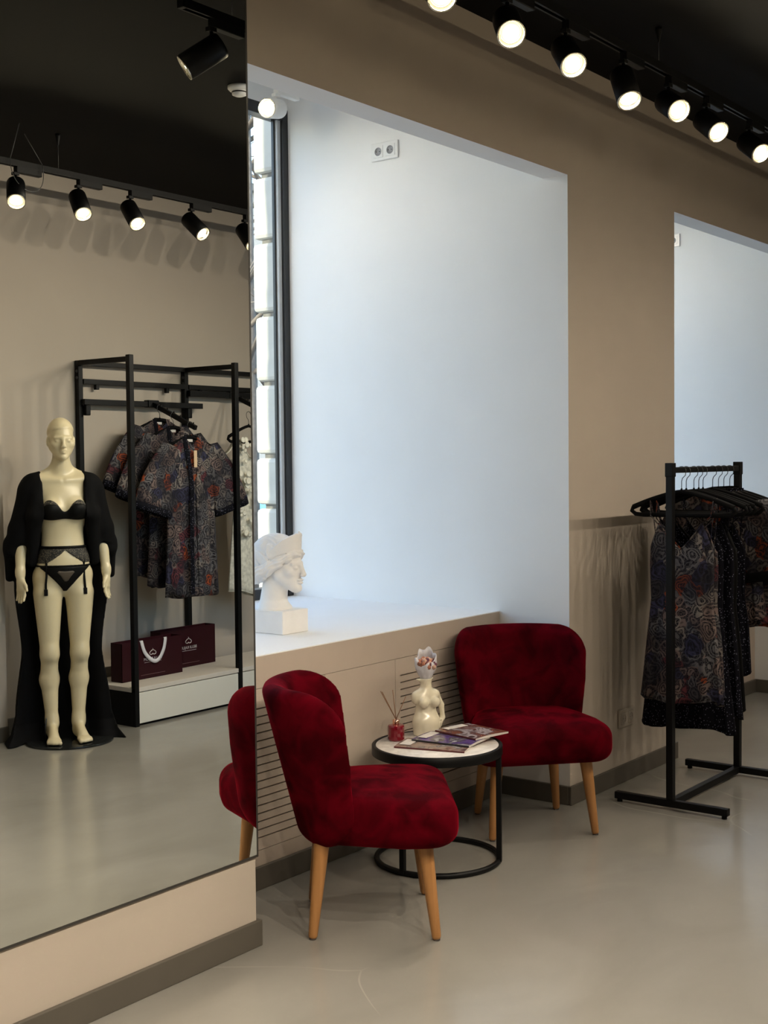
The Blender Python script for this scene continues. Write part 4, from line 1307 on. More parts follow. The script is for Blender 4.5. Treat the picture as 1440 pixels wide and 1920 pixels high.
def kimono(label, loc, rz, m, hem=-1.02, w=0.19, sleeve=0.22, seed=0, group='robes', cuff=M_polka, lining=M_blacksatin, labeltag=False, hem_bias=0.0, drop=0.085, collar=True, spread=1.0, wall_side=None):
    g = empty('kimono_robe', loc, rz); tag(g, label, 'robe', group)
    z0 = -drop - 0.006
    def zt(t):
        x = abs(math.cos(t)) ** 0.8
        return z0 - 0.004 - 0.075 * max(0, (x - 0.30) / 0.70) ** 1.2 - (0.05 * (1 - x / 0.3) if x < 0.3 and math.sin(t) < 0 else 0)
    zh = lambda t: hem + 0.014 * math.sin(2 * t + seed) - 0.006 * math.sin(5 * t + seed * 3) + hem_bias * math.cos(t)
    P = loft(zt, zh, lin((0, w), (0.25, w * 1.0), (0.6, w * 1.02), (1, w * 1.12)), lin((0, 0.014), (0.1, 0.025), (0.5, 0.03), (1, 0.034)), amp=0.014, k=6, ph=seed)
    o = MB().grid(P, closed_u=True).build('body', m, g)
    o.modifiers.new('thick', 'SOLIDIFY').thickness = 0.002
    for s in (-1, 1):
        # wide sleeve hanging from the shoulder
        sprd = spread if (s > 0 or wall_side is None) else wall_side
        A = Vector((s * (w * 0.80), 0, z0 - 0.055)); Bv = Vector((s * (w + 0.085 * sprd), -0.015, z0 - 0.22 - sleeve))
        rows = []
        for i in range(11):
            u = i / 10
            c = A.lerp(Bv, u) + Vector((s * 0.030 * math.sin(PI * u), 0, 0))
            d = (Bv - A).normalized()
            sd = Vector((d.z, 0, -d.x)) * s
            wd = 0.075 + 0.075 * u
            c2 = c - sd * (wd - 0.075) * 0.75
            rows.append([tuple(c2 + sd * wd * math.cos(2 * PI * k / 28) + Vector((0, 1, 0)) * (0.024 + 0.018 * u) * math.sin(2 * PI * k / 28) * (1 + 0.25 * math.sin(6 * PI * k / 28 + seed))) for k in range(28)])
        so = MB().grid(rows, closed_u=True).build('sleeve', m, g)
        so.modifiers.new('thick', 'SOLIDIFY').thickness = 0.002
        c = Vector((0, 0, 0))
        d = (Bv - A).normalized()
        R2 = [[tuple(Vector(p) + d * (0.045 * i)) for p in rows[-1]] for i in range(2)]
        co = MB().grid(R2, closed_u=True).build('cuff', cuff, so)
        co.modifiers.new('thick', 'SOLIDIFY').thickness = 0.002
    if collar:
        for s in (-1, 1):
            pts = [(s * 0.060, -0.012, z0 + 0.004), (s * 0.050, -0.030, z0 - 0.10), (s * 0.026, -0.040, z0 - 0.30), (s * 0.030 + 0.01, -0.049, (z0 + hem) / 2), (s * 0.034 + 0.012, -0.056, hem + 0.01)]
            rows = [[(x - 0.017, y, z), (x - 0.006, y - 0.006, z), (x + 0.006, y - 0.006, z), (x + 0.017, y, z)] for x, y, z in arc3(pts)]
            MB().grid(rows).build('front_band', M_polka if s > 0 else m, g)
        nb = arc3([(-0.06, -0.010, z0 + 0.004), (-0.03, 0.018, z0 + 0.012), (0.03, 0.018, z0 + 0.012), (0.06, -0.010, z0 + 0.004)])
        MB().grid([[(x, y, z), (x, y, z - 0.028)] for x, y, z in nb]).build('neck_band', lining, g)
        MB().box(-0.022, 0.022, 0.004, 0.007, z0 - 0.030, z0 - 0.014).build('neck_label', M_pages, g)
    if labeltag:
        MB().box(-0.012, 0.014, -0.048, -0.046, z0 - 0.19, z0 - 0.085, 0.001).build('price_tag', M_tagp, g)
    return g
def arc3(pts, n=6):
    """smooth polyline through points"""
    P = [Vector(p) for p in pts]; out = []
    for i in range(len(P) - 1):
        p0, p1, p2, p3 = P[max(i - 1, 0)], P[i], P[i + 1], P[min(i + 2, len(P) - 1)]
        for k in range(n):
            t = k / n
            out.append(0.5 * ((2 * p1) + (p2 - p0) * t + (2 * p0 - 5 * p1 + 4 * p2 - p3) * t * t + (3 * p1 - p0 - 3 * p2 + p3) * t ** 3))
    out.append(P[-1])
    return [tuple(v) for v in out]

# ------------------------------------------------------------------ free-standing rail by the pillar
RX0, RX1, RY, RH = 0.185, 0.955, -0.405, 1.545
r = empty('garment_rail', (RX0, RY, 0)); tag(r, 'black metal garment rail standing by the pillar', 'garment rail')
L = RX1 - RX0
T = 0.032
for x in (0, L):
    MB().box(x - T / 2, x + T / 2, -T / 2, T / 2, 0.045, RH - 0.038, 0.003).build('upright', M_black, r)
    MB().box(x - 0.0185, x + 0.0185, -0.0185, 0.0185, RH - 0.062, RH, 0.003).build('end_socket', M_black, r)
    f = MB().box(x - T / 2, x + T / 2, -0.27, 0.27, 0.014, 0.046, 0.003).build('foot_bar', M_black, r)
    for y in (-0.25, 0.25):
        MB().lathe([(0, 0), (0.012, 0), (0.012, 0.014), (0, 0.014)], 14, Matrix.Translation((x, y, 0))).build('rubber_foot', M_black, f)
MB().box(T / 2, L - T / 2, -T / 2, T / 2, 0.014, 0.046, 0.003).build('base_bar', M_black, r)
ZBAR = 1.513
MB().box(0.02, L - 0.02, -0.014, 0.014, ZBAR - 0.013, ZBAR + 0.013, 0.003).build('top_bar', M_black, r)
for x in (0, L):
    MB().lathe([(0, 0), (0.008, 0), (0.008, 0.006), (0, 0.006)], 10, Matrix.Translation((x + T / 2, 0, 0.06)) @ Matrix.Rotation(PI / 2, 4, 'Y')).build('bolt', M_black, r)

RZ = -PI / 2            # local front (-Y) looks towards -X, the camera side
HZ = ZBAR + 0.013 - 0.019
hx = [0.302, 0.352, 0.435, 0.489, 0.537, 0.648, 0.717, 0.781, 0.853]
tilt = [0.06, -0.05, 0.03, -0.02, 0.05, -0.04, 0.02, 0.05, -0.03]
hang_lab = ['black hanger nearest the front upright, carrying the paisley slip dress', 'black hanger directly behind the front paisley slip dress',
            'third black hanger on the rail, holding a dotted nightdress', 'fourth black hanger on the rail, between dotted garments', 'fifth black hanger at the middle of the rail',
            'sixth black hanger, first after the gap in the hooks', 'seventh black hanger on the rail, holding a paisley robe', 'eighth black hanger, second from the rear upright', 'black hanger nearest the rear upright of the rail']
for i, x in enumerate(hx):
    hanger(hang_lab[i], (x, RY, HZ), RZ + tilt[i], hw=0.235 if i != 1 else 0.225, group='hangers on the garment rail')
GR = 'garments on the rail by the pillar'
slip_dress('short paisley slip dress with thin straps at the front of the rail', (hx[0], RY, HZ), RZ + tilt[0], M_pais[0], top=-0.235, hem=-1.035, w0=0.145, w1=0.192, seed=0.4, group=GR)
slip_dress('second paisley slip dress hanging right behind the front one', (hx[1], RY, HZ), RZ + tilt[1], M_pais[1], top=-0.25, hem=-1.00, w0=0.15, w1=0.18, seed=1.9, group=GR)
slip_dress('long black dotted nightdress showing below the paisley slips', (hx[2], RY + 0.03, HZ), RZ + tilt[2], M_polka, top=-0.24, hem=-1.185, w0=0.165, w1=0.225, seed=2.6, group=GR)
slip_dress('black dotted slip dress in the middle of the rail', (hx[3], RY, HZ), RZ + tilt[3], M_polka, top=-0.24, hem=-1.12, w0=0.165, w1=0.21, seed=0.9, group=GR)
slip_dress('plain black slip dress behind the dotted robe', (hx[4], RY, HZ), RZ + tilt[4], M_blacksatin, top=-0.25, hem=-1.10, w0=0.16, w1=0.20, seed=3.6, group=GR)
slip_dress('black dotted slip dress after the gap in the hooks', (hx[5], RY, HZ), RZ + tilt[5], M_polka, top=-0.25, hem=-0.95, w0=0.16, w1=0.19, seed=4.4, group=GR)
kimono('paisley kimono robe in front of the rearmost robes on the rail', (hx[6], RY, HZ), RZ + tilt[6], M_pais[2], hem=-0.70, w=0.20, sleeve=0.16, seed=1.4, group=GR, cuff=M_blacksatin, spread=0.2, wall_side=-0.9)
kimono('paisley kimono robe second from the rear upright', (hx[7], RY, HZ), RZ + tilt[7], M_pais[0], hem=-0.74, w=0.205, sleeve=0.18, seed=2.2, group=GR, cuff=M_blacksatin, spread=0.35, wall_side=-0.9)
kimono('rearmost paisley kimono robe with wide sleeves on the rail', (hx[8], RY, HZ), RZ + tilt[8], M_pais[1], hem=-0.72, w=0.21, sleeve=0.2, seed=3.1, group=GR, cuff=M_blacksatin, spread=0.55, wall_side=-0.9)

# ------------------------------------------------------------------ wall unit opposite (seen in the mirror)
u = empty('display_unit', (0.03, YO, 0)); tag(u, 'black tube wall unit with hanging arms and white drawer base', 'display unit')
YF, YBK = -2.955 - YO, 0.025
PX = [0.0, 0.885, 1.77]
Q = 0.034
for x in PX:
    MB().box(x - Q / 2, x + Q / 2, YF - Q / 2, YF + Q / 2, 0, 2.205, 0.003).build('front_post', M_black, u)
    bp = MB().box(x - Q / 2, x + Q / 2, YBK - 0.018, YBK + 0.018, 0, 2.195, 0.003).build('rear_post', M_black, u)
    MB().box(x - Q / 2, x + Q / 2, YBK + 0.018, YF - Q / 2, 2.165, 2.195, 0.003).build('top_arm', M_black, u)
    for z in (2.13, 2.09):
        MB().lathe([(0, 0), (0.009, 0), (0.009, 0.004), (0, 0.004)], 12, Matrix.Translation((x - Q / 2 - 0.004, YBK + 0.004, z)) @ Matrix.Rotation(PI / 2, 4, 'Y')).build('bolt', M_hook, bp)
for a, b in zip(PX[:-1], PX[1:]):
    MB().box(a + Q / 2, b - Q / 2, 0.02, 0.05, 2.165, 2.195, 0.002).build('upper_rail', M_black, u)
    MB().box(a + Q / 2, b - Q / 2, 0.02, 0.05, 2.052, 2.084, 0.002).build('middle_rail', M_black, u)
    for x in (a + 0.13, b - 0.17):
        MB().box(x - 0.012, x + 0.012, 0.02, 0.045, 2.022, 2.053, 0.002).build('clip', M_black, u)
lr = MB().box(0.0, 1.0, YBK + 0.02, YBK + 0.052, 1.925, 1.96, 0.002).build('hanging_rail', M_black, u)
for x, s in ((0.03, 1), (0.885, 1)):
    MB().box(x - 0.018, x + 0.018, YBK + 0.018, YBK + 0.05, 1.86, 1.925, 0.006).build('bracket', M_black, lr)
lr2 = MB().box(0.885, 1.80, YBK + 0.02, YBK + 0.052, 2.005, 2.045, 0.002).build('hanging_rail', M_black, u)
def arm(x, z0, z1, y1, par):
    MB().bar((x, YBK + 0.045, z0), (x, y1, z1), 0.022, 0.028).build('sloping_arm', M_black, par)
    MB().box(x - 0.045, x + 0.045, YBK + 0.012, YBK + 0.060, z0 - 0.022, z0 + 0.024, 0.004).build('arm_clamp', M_black, par)
    for i in range(6):
        t = 0.2 + 0.15 * i
        p = Vector((x, YBK + 0.045, z0)).lerp(Vector((x, y1, z1)), t)
        MB().tube([p, p + Vector((0, 0, 0.028))], 0.004, 6).build('stop_pin', M_black, par)
AX = 0.555
arm(AX, 1.945, 1.782, 0.46, lr)
arm(1.30, 2.025, 1.86, 0.46, lr2)
# base with drawers
MB().box(-Q / 2, PX[2], YBK + 0.02, YF + 0.012, 0.205, 0.232, 0.002).build('shelf_board', mat('pale_shelf_laminate', (0.62, 0.57, 0.50), 0.5, var=0.02), u)
M_drawer = mat('cream_drawer_front', (0.70, 0.68, 0.60), 0.45, var=0.01)
cb = MB().box(-Q / 2 + 0.002, PX[2], YBK + 0.02, YF - 0.012, 0.0, 0.204).build('plinth_box', M_black, u)
for a, b in zip(PX[:-1], PX[1:]):
    MB().box(a + Q / 2 + 0.002, b - Q / 2 - 0.002, YF - 0.01, YF + 0.01, 0.016, 0.20, 0.002).build('drawer_front', M_drawer, u)

GU = 'paisley robes on the sloping arm'
UZ0 = 1.945
def on_arm(y):        # y: distance from wall
    t = (y - YBK - 0.045) / (0.46 - YBK - 0.045)
    return UZ0 + (1.782 - UZ0) * t + 0.02
rb = [(0.135, 'rearmost paisley robe on the sloping arm, against the wall', 'rearmost black hanger on the sloping arm', M_pais[0], 0.30, 0.205, -1.06, 1.15),
      (0.26, 'middle paisley robe on the sloping arm', 'middle black hanger on the sloping arm', M_pais[1], 1.7, 0.20, -1.08, 1.0),
      (0.41, 'front paisley robe with a price tag at the neck', 'front black hanger on the sloping arm', M_pais[2], 2.5, 0.19, -1.07, 0.85)]
for (y, lab, hl, m, sd, w, hem, sp) in rb:
    z = on_arm(y) - 0.02
    loc = (0.03 + AX, YO + y, z)
    hanger(hl, loc, PI + 0.04 * sd, drop=0.07, hw=0.20, group='hangers on the sloping arm')
    kimono(lab, loc, PI + 0.04 * sd - 0.05, m, hem=hem, w=w, sleeve=0.22, seed=sd, group=GU, cuff=M_polka, labeltag=(y > 0.4), drop=0.07, spread=sp)

# white lace gown in the next bay
M_lace = mat('ivory_lace', (0.62, 0.60, 0.52), 0.8, var=0.25, scale=45, bump=0.8, bscale=70)
loc = (0.03 + 1.235, YO + 0.27, 1.885)
hanger('black hanger holding the white lace gown', loc, PI, drop=0.07, hw=0.18, group='hangers on the sloping arm')
g = slip_dress('ivory lace gown hanging at the edge of the mirror', loc, PI, M_lace, top=-0.18, hem=-1.22, w0=0.155, w1=0.21, seed=2.0, group='lace gowns', hem_bias=0.05)
rnd = random.Random(3)
fm = MB()
fm.lathe([(0, 0), (0.010, 0.002), (0.014, 0.008), (0.006, 0.007), (0, 0.004)], 8)
fme = fm.mesh('lace_flower'); fme.materials.append(mat('ivory_applique', (0.75, 0.72, 0.62), 0.8))
for i in range(70):
    z = -0.17 - rnd.random() ** 1.3 * 0.72
    x = rnd.uniform(-0.16, 0.16)
    f = link_mesh('lace_flower', fme, None, g); f.location = (x, -0.038 - 0.01 * rnd.random(), z)
    f.rotation_euler = (PI / 2 + rnd.uniform(-.4, .4), rnd.uniform(-.4, .4), 0); f.scale = [rnd.uniform(1.0, 1.9)] * 3
for s in (-1, 1):
    rows = [[(s * (0.11 + 0.035 * i), -0.03 + 0.03 * j, -0.17 + 0.05 * math.sin(i * 1.4 + j) * 0.3 - 0.022 * i * (1 + 0.2 * j)) for j in range(3)] for i in range(5)]
    o = MB().grid(rows).build('ruffle', M_lace, g); o.modifiers.new('thick', 'SOLIDIFY').thickness = 0.004

# ------------------------------------------------------------------ paper carrier bags
M_bag = mat('burgundy_card', (0.024, 0.0016, 0.004), 0.5, var=0.06, spec=0.2)
M_print = mat('silver_print', (0.62, 0.58, 0.58), 0.4)
M_ribbon = mat('white_satin_ribbon', (0.66, 0.64, 0.66), 0.4)
def text_part(name, s, size, loc, m, parent):
    cu = bpy.data.curves.new(name, 'FONT'); cu.body = s; cu.size = size; cu.align_x = 'CENTER'; cu.extrude = 0.0002
    tmp = bpy.data.objects.new('tmp', cu); COL.objects.link(tmp)
    bpy.context.view_layer.update()
    me = bpy.data.meshes.new_from_object(tmp.evaluated_get(bpy.context.evaluated_depsgraph_get()))
    bpy.data.objects.remove(tmp)
    o = link_mesh(name, me, m, parent, loc)
    o.rotation_euler = (PI / 2, 0, PI)
    return o
def bag(label, x, y, rz, W, H, D, handles):
    b = empty('paper_bag', (x, y, 0.233), rz); tag(b, label, 'paper bag', 'burgundy carrier bags')
    body = MB(); t = 0.0025
    body.box(-W / 2, W / 2, D / 2 - t, D / 2, 0, H).box(-W / 2, W / 2, -D / 2, -D / 2 + t, 0, H).box(-W / 2, -W / 2 + t, -D / 2, D / 2, 0, H).box(W / 2 - t, W / 2, -D / 2, D / 2, 0, H).box(-W / 2, W / 2, -D / 2, D / 2, 0, t)
    body.build('body', M_bag, b)
    y1 = D / 2 + 0.0012
    # emblem: small hook over two arcs
    e = MB()
    e.tube([(0.0, y1, H * 0.735), (0.003, y1, H * 0.75), (-0.002, y1, H * 0.765)], 0.0016, 5)
    e.tube([(-0.026 + 0.0022 * i, y1, H * 0.70 - 0.00011 * (i - 12) ** 2 + 0.006) for i in range(25)], 0.0022, 5)
    e.tube([(-0.025 + 0.00208 * i, y1, H * 0.615 - 0.006 * abs(math.sin(PI * i / 12)) + 0.004) for i in range(25)], 0.0026, 5)
    e.tube([(-0.026, y1, H * 0.70 - 0.008), (-0.028, y1, H * 0.66), (-0.025, y1, H * 0.62)], 0.0016, 5)
    e.tube([(0.026, y1, H * 0.70 - 0.008), (0.028, y1, H * 0.66), (0.025, y1, H * 0.62)], 0.0016, 5)
    e.build('emblem', M_print, b)
    text_part('lettering', 'BELUI RAJUM', 0.026, (0, y1, H * 0.465), M_print, b)
    MB().box(-0.07, 0.07, y1 - 0.001, y1, H * 0.415, H * 0.422).build('printed_rule', M_print, b)
    MB().box(-0.10, 0.10, y1 - 0.001, y1 - 0.0002, H * 0.098, H * 0.106).build('printed_line', mat('dim_print', (0.22, 0.12, 0.13), 0.5), b)
    if handles:
        pts = arc3([(-0.095, y1 + 0.002, H - 0.002), (-0.07, y1 + 0.007, H * 0.68), (-0.01, y1 + 0.010, H * 0.455), (0.04, y1 + 0.010, H * 0.47), (0.085, y1 + 0.007, H * 0.72), (0.105, y1 + 0.002, H - 0.002)])
        rows = []
        for i, p in enumerate(pts):
            q = Vector(pts[min(i + 1, len(pts) - 1)]) - Vector(pts[max(i - 1, 0)])
            n = Vector((-q.z, 0, q.x)).normalized() * 0.012
            rows.append([tuple(Vector(p) + n), tuple(Vector(p) - n)])
        o = MB().grid(rows).build('ribbon_handle', M_ribbon, b); o.modifiers.new('thick', 'SOLIDIFY').thickness = 0.0015
        for sx in (-0.095, 0.105):
            MB().tube([(sx - 0.012, D / 2, H - 0.001), (sx + 0.012, D / 2, H - 0.001)], 0.004, 6).build('ribbon_fold', M_ribbon, o)
    return b
bag('burgundy paper bag with white ribbon handle on the low shelf', 0.345, YO + 0.245, 0.0, 0.50, 0.238, 0.10, True)
bag('burgundy paper bag without visible handle, leaning behind the ribboned one', 0.76, YO + 0.135, -0.02, 0.50, 0.255, 0.09, False)
# ------------------------------------------------------------------ mannequin in lingerie (seen in the mirror)
M_mann = mat('cream_mannequin_lacquer', (0.66, 0.57, 0.37), 0.32, var=0.02, scale=6)
M_lingerie = mat('black_lingerie_satin', (0.003, 0.003, 0.003), 0.5, var=0.2, spec=0.12)
m_, nt_, p_ = new_mat('sheer_black_lace')
_v = nt_.nodes.new('ShaderNodeTexVoronoi'); _v.inputs['Scale'].default_value = 90; _v.feature = 'DISTANCE_TO_EDGE'
_tc = nt_.nodes.new('ShaderNodeTexCoord'); lk(nt_, _tc.outputs['Object'], _v.inputs['Vector'])
_rp = nt_.nodes.new('ShaderNodeValToRGB'); _rp.color_ramp.elements[0].color = (0.008, 0.008, 0.008, 1); _rp.color_ramp.elements[1].color = (0.10, 0.085, 0.06, 1)
_rp.color_ramp.elements[0].position = 0.10; _rp.color_ramp.elements[1].position = 0.22
lk(nt_, _v.outputs['Distance'], _rp.inputs[0]); lk(nt_, _rp.outputs[0], p_.inputs['Base Color']); p_.inputs['Roughness'].default_value = 0.7
M_lace_black = m_

def build_mannequin():
    lo, hi = (-0.40, -0.34, -0.01), (0.40, 0.20, 1.83)
    S = SDF(lo, hi, 0.006)
    for s in (-1, 1):
        # leg
        S.cap((s * 0.072, -0.045, 0.060), (s * 0.074, -0.030, 0.115), 0.031, 0.031, 0.02)
        S.cap((s * 0.072, -0.045, 0.035), (s * 0.080, 0.075, 0.028), 0.030, 0.026, 0.02)
        S.cap((s * 0.074, -0.015, 0.085), (s * 0.080, 0.085, 0.034), 0.026, 0.020, 0.025)
        S.ell((s * 0.083, 0.105, 0.020), (0.040, 0.045, 0.018), 0.015)
        for i, (dx, dy) in enumerate(((-0.024, 0.150), (-0.006, 0.152), (0.008, 0.146), (0.021, 0.138), (0.033, 0.128))):
            S.cap((s * (0.083 + dx), 0.11, 0.017), (s * (0.083 + dx * 1.05), dy, 0.013), 0.010 if i else 0.013, 0.009 if i else 0.0125, 0.006)
        S.cap((s * 0.074, -0.030, 0.10), (s * 0.082, -0.045, 0.34), 0.032, 0.050, 0.03)
        S.cap((s * 0.082, -0.045, 0.34), (s * 0.083, -0.010, 0.48), 0.050, 0.046, 0.03)
        S.ell((s * 0.083, 0.020, 0.505), (0.037, 0.034, 0.045), 0.03)
        S.cap((s * 0.083, -0.005, 0.49), (s * 0.087, 0.0, 0.83), 0.049, 0.080, 0.03)
        S.ell((s * 0.075, -0.060, 0.900), (0.085, 0.075, 0.090), 0.04)
        # arm
        S.ell((s * 0.168, -0.012, 1.415), (0.050, 0.050, 0.062), 0.03)
        S.cap((s * 0.178, -0.012, 1.40), (s * 0.222, -0.030, 1.14), 0.041, 0.034, 0.02)
        S.cap((s * 0.222, -0.030, 1.14), (s * 0.236, 0.020, 0.945), 0.036, 0.023, 0.02)
        S.cap((s * 0.236, 0.020, 0.96), (s * 0.235, 0.027, 0.895), 0.0235, 0.019, 0.02)
        # hand
        w = Vector((s * 0.236, 0.022, 0.935))
        dn = Vector((-s * 0.02, 0.14, -1)).normalized()
        sp = Vector((-s * 0.45, 0.85, 0.1)); sp = (sp - dn * sp.dot(dn)).normalized()
        nm = dn.cross(sp)
        p0 = w + dn * 0.03; p1 = w + dn * 0.075
        for q in (-0.022, -0.008, 0.008, 0.022):
            S.cap(p0 + sp * q * 0.6, p1 + sp * q, 0.0135, 0.0125, 0.012)
        for i, (q, L) in enumerate(((-0.027, 0.056), (-0.009, 0.070), (0.009, 0.074), (0.027, 0.066))):
            a = p1 + sp * q; m1 = a + (dn + sp * q * 4).normalized() * L * 0.5; e = m1 + (dn + sp * q * 3 + nm * (0.35 if s > 0 else -0.35)).normalized() * L * 0.5
            S.cap(a, m1, 0.0092, 0.0084, 0.006); S.cap(m1, e, 0.0084, 0.0068, 0.004)
        ta = w + dn * 0.025 + sp * 0.016; tb = w + dn * 0.058 + sp * 0.046; tc = w + dn * 0.085 + sp * 0.054
        S.cap(ta, tb, 0.0125, 0.0095, 0.01); S.cap(tb, tc, 0.0092, 0.0075, 0.004)
        # bust
        S.ell((s * 0.068, 0.072, 1.300), (0.058, 0.055, 0.058), 0.03)
        S.cap((s * 0.016, 0.055, 1.462), (s * 0.14, 0.030, 1.470), 0.009, 0.010, 0.02)
        S.cap((0, -0.020, 1.545), (s * 0.135, -0.018, 1.462), 0.028, 0.030, 0.05)
    S.ell((0, -0.005, 0.935), (0.163, 0.100, 0.100), 0.04)
    S.ell((0, 0.012, 1.02), (0.138, 0.088, 0.11), 0.04)
    S.ell((0, 0.002, 1.13), (0.116, 0.082, 0.11), 0.04)
    S.ell((0, 0.0, 1.27), (0.134, 0.094, 0.14), 0.04)
    S.ell((0, -0.006, 1.38), (0.150, 0.082, 0.095), 0.04)
    S.cap((-0.15, -0.012, 1.445), (0.15, -0.012, 1.445), 0.045, 0.045, 0.04)
    S.cap((0, -0.018, 1.45), (0, 0.004, 1.62), 0.053, 0.046, 0.03)
    ho = (0, 0.010, 1.572)
    head(S, ho, 1.0)
    # edge of the wig cap
    X, Y, Z = np.meshgrid(*S.ax, indexing='ij')
    Zh = Z - ho[2]
    capr = Zh - (0.172 - 0.30 * np.clip(0.06 - (Y - ho[1]), 0, 0.2) + 0.10 * X)
    S.F = np.where(Z > 1.66, S.F - 0.0045 * np.clip(capr / 0.006, 0, 1), S.F)
    body = relax(S.mesh('body'), 1)
    F = S.F
    a = np.abs(X)
    parts = {}
    front = Y > 0
    # bra: cups with scalloped tops, band round the back
    top = np.where(front, 1.288 + 0.046 * np.exp(-((a - 0.075) / 0.052) ** 4), 1.275)
    bot = np.where(front, 1.250 - 0.008 * np.exp(-((a - 0.07) / 0.05) ** 2), 1.245)
    reg = np.maximum(np.maximum(Z - top, bot - Z), a - 0.158)
    parts['bra'] = (relax(S.mesh('bra', np.maximum(F - 0.007, reg)), 1), M_lingerie)
    lace = np.maximum(np.maximum(Z - (top + 0.020 * np.exp(-((a - 0.082) / 0.035) ** 2)), 1.29 - Z), a - 0.13)
    parts['lace_cup_edge'] = (relax(S.mesh('lace_cup_edge', np.maximum(np.maximum(F - 0.0045, lace), -Y)), 1), M_lace_black)
    # garter belt
    wb = np.maximum(np.maximum(Z - 1.098, 1.082 - Z), a - 0.175)
    parts['belt_band'] = (relax(S.mesh('belt_band', np.maximum(F - 0.008, wb)), 1), M_lingerie)
    v = np.where(front, 1.078 - np.clip((a - 0.0) / 0.10, 0, 1) ** 0.8 * 0.075, 1.03)
    bl = np.maximum(np.maximum(Z - 1.085, v - Z), a - 0.175)
    parts['belt_lace'] = (relax(S.mesh('belt_lace', np.maximum(F - 0.005, bl)), 1), M_lace_black)
    # briefs: waist string and triangular panel
    st = np.maximum(np.maximum(Z - 0.992, 0.982 - Z), a - 0.19)
    parts['brief_string'] = (relax(S.mesh('brief_string', np.maximum(F - 0.007, st)), 1), M_lingerie)
    low = np.where(front, 0.845 + 0.135 * np.clip((a - 0.010) / 0.125, 0, 1) ** 0.85, 0.90)
    br = np.maximum(np.maximum(Z - 0.985, low - Z), a - 0.14)
    parts['briefs'] = (relax(S.mesh('briefs', np.maximum(F - 0.006, br)), 1), M_lingerie)
    inner = np.maximum(np.maximum(Z - 0.962, (low + 0.055) - Z), a - 0.050 - 0.2 * (Z - 0.9))
    parts['brief_sheer_panel'] = (relax(S.mesh('brief_sheer_panel', np.maximum(np.maximum(F - 0.0075, inner), -Y)), 1), mat('sheer_tulle', (0.06, 0.045, 0.03), 0.6))
    # surface finder for the garter straps
    def surf_y(x, z):
        i = int(round((x - lo[0]) / S.h)); k = int(round((z - lo[2]) / S.h))
        col = F[i, :, k]
        j = np.where(col < 0)[0]
        return S.ax[1][j.max()] if len(j) else 0.08
    straps = []
    for s in (-1, 1):
        straps.append([(s * x, surf_y(s * x, z) + 0.008, z) for x, z in ((0.105, 1.075), (0.103, 1.02), (0.102, 0.985), (0.103, 0.93), (0.106, 0.89), (0.108, 0.855))])
    # robe: sleeves, shoulder panels and a long train falling behind
    Rb = SDF(lo, hi, 0.006)
    # cloth lying on shoulders and upper arms
    shell = np.maximum(np.maximum(F - 0.013, 0.112 - a), np.maximum(1.12 - Z, Z - 1.53))
    shell = np.maximum(shell, np.where(a < 0.118, np.maximum(Y - 0.02 - 0.6 * (1.50 - Z), -1), -1))
    Rb.F = np.minimum(Rb.F, shell)
    for s in (-1, 1):
        Rb.cap((s * 0.172, -0.014, 1.405), (s * 0.226, -0.034, 1.20), 0.058, 0.064, 0.03)
        Rb.cap((s * 0.226, -0.034, 1.20), (s * 0.258, -0.050, 1.09), 0.062, 0.054, 0.02)
        Rb.cap((s * 0.268, -0.075, 1.12), (s * 0.282, -0.090, 0.93), 0.045, 0.022, 0.03)
        Rb.cap((s * 0.132, 0.035, 1.44), (s * 0.150, 0.065, 1.28), 0.034, 0.046, 0.03)
        Rb.cap((s * 0.150, 0.060, 1.28), (s * 0.172, 0.010, 1.02), 0.044, 0.028, 0.03)
    hwid = np.interp(Z, [0, 0.05, 0.15, 0.5, 0.85, 1.05, 1.3, 1.47], [0.33, 0.29, 0.255, 0.232, 0.245, 0.245, 0.22, 0.16]) + 0.012 * np.sin(9 * Z)
    yc = np.interp(Z, [0, 0.1, 0.8, 1.0, 1.3, 1.47], [-0.14, -0.15, -0.145, -0.13, -0.085, -0.035]) + 0.018 * np.sin(X * 38 + 2 * Z) * np.interp(Z, [0, 1.2], [1, 0.1])
    tk = np.interp(Z, [0, 0.04, 0.1, 1.4], [0.08, 0.055, 0.035, 0.03])
    curve = np.clip(a - 0.14, 0, 1)
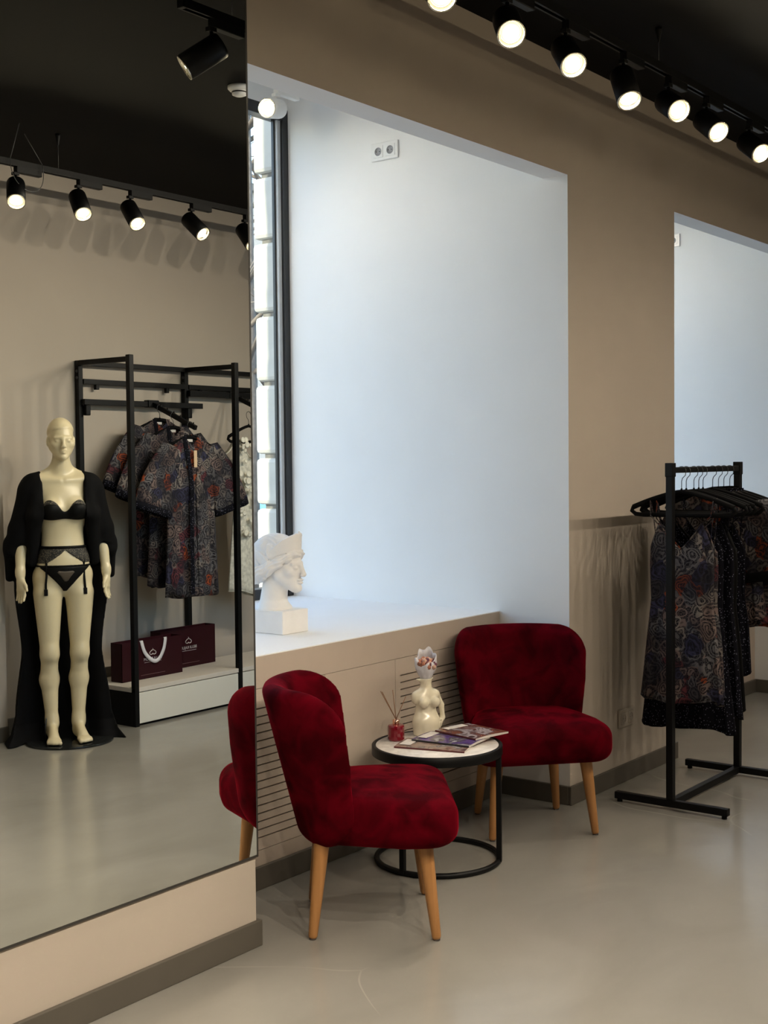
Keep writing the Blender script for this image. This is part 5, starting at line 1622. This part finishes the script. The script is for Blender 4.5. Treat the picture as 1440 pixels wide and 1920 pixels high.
    dtrain = np.maximum(np.maximum(np.abs(Y - yc - curve * 0.6) - tk, a - hwid), Z - 1.475)
    Rb.F = SDF.smin(Rb.F, dtrain * 0.8, 0.02)
    op = np.maximum(a - (0.112 + 0.035 * np.clip((1.30 - Z) / 0.3, 0, 1)), -(Y + 0.035))
    Rb.F = np.maximum(Rb.F, -op)
    Rb.F = np.maximum(Rb.F, -Z)
    robe = relax(Rb.mesh('robe'), 2)
    return body, parts, straps, robe
body, parts, straps, robe = build_mannequin()
MX, MY = -0.475, -2.965
mq = empty('mannequin', (MX, MY, 0), R_(30)); tag(mq, 'cream female mannequin in black lingerie and long sheer robe', 'mannequin')
ZP = 0.014
body.materials.append(M_mann)
bo = link_mesh('body', body, None, mq, (0, 0, ZP))
for nme, (me, m) in parts.items():
    me.materials.append(m)
    link_mesh(nme, me, None, mq, (0, 0, ZP))
for st in straps:
    rows = [[(x - 0.006, y, z + ZP), (x + 0.006, y, z + ZP)] for x, y, z in st]
    o = MB().grid(rows).build('garter_strap', M_lingerie, mq); o.modifiers.new('thick', 'SOLIDIFY').thickness = 0.003
    x, y, z = st[-1]
    MB().box(x - 0.010, x + 0.010, y - 0.004, y + 0.006, z + ZP - 0.03, z + ZP + 0.006, 0.002).build('garter_clip', M_lingerie, o)
robe.materials.append(M_sheer)
link_mesh('robe', robe, None, mq, (0, 0, ZP * 0.2))
m_, nt_, p_ = new_mat('dark_glass_plate')
p_.inputs['Base Color'].default_value = (0.012, 0.013, 0.013, 1); p_.inputs['Roughness'].default_value = 0.05
MB().lathe([(0, 0), (0.235, 0), (0.24, 0.002), (0.24, 0.010), (0.236, 0.012), (0, 0.012)], 64, Matrix.Translation((0.02, 0.0, 0)) @ Matrix.Diagonal((1, 0.9, 1, 1))).build('base_plate', m_, mq)
MB().tube([(-0.115, 0.01, 0.012), (-0.115, 0.0, 0.10), (-0.108, -0.01, 0.14), (-0.085, -0.025, 0.15)], 0.004, 8).build('support_rod', M_hook, mq)
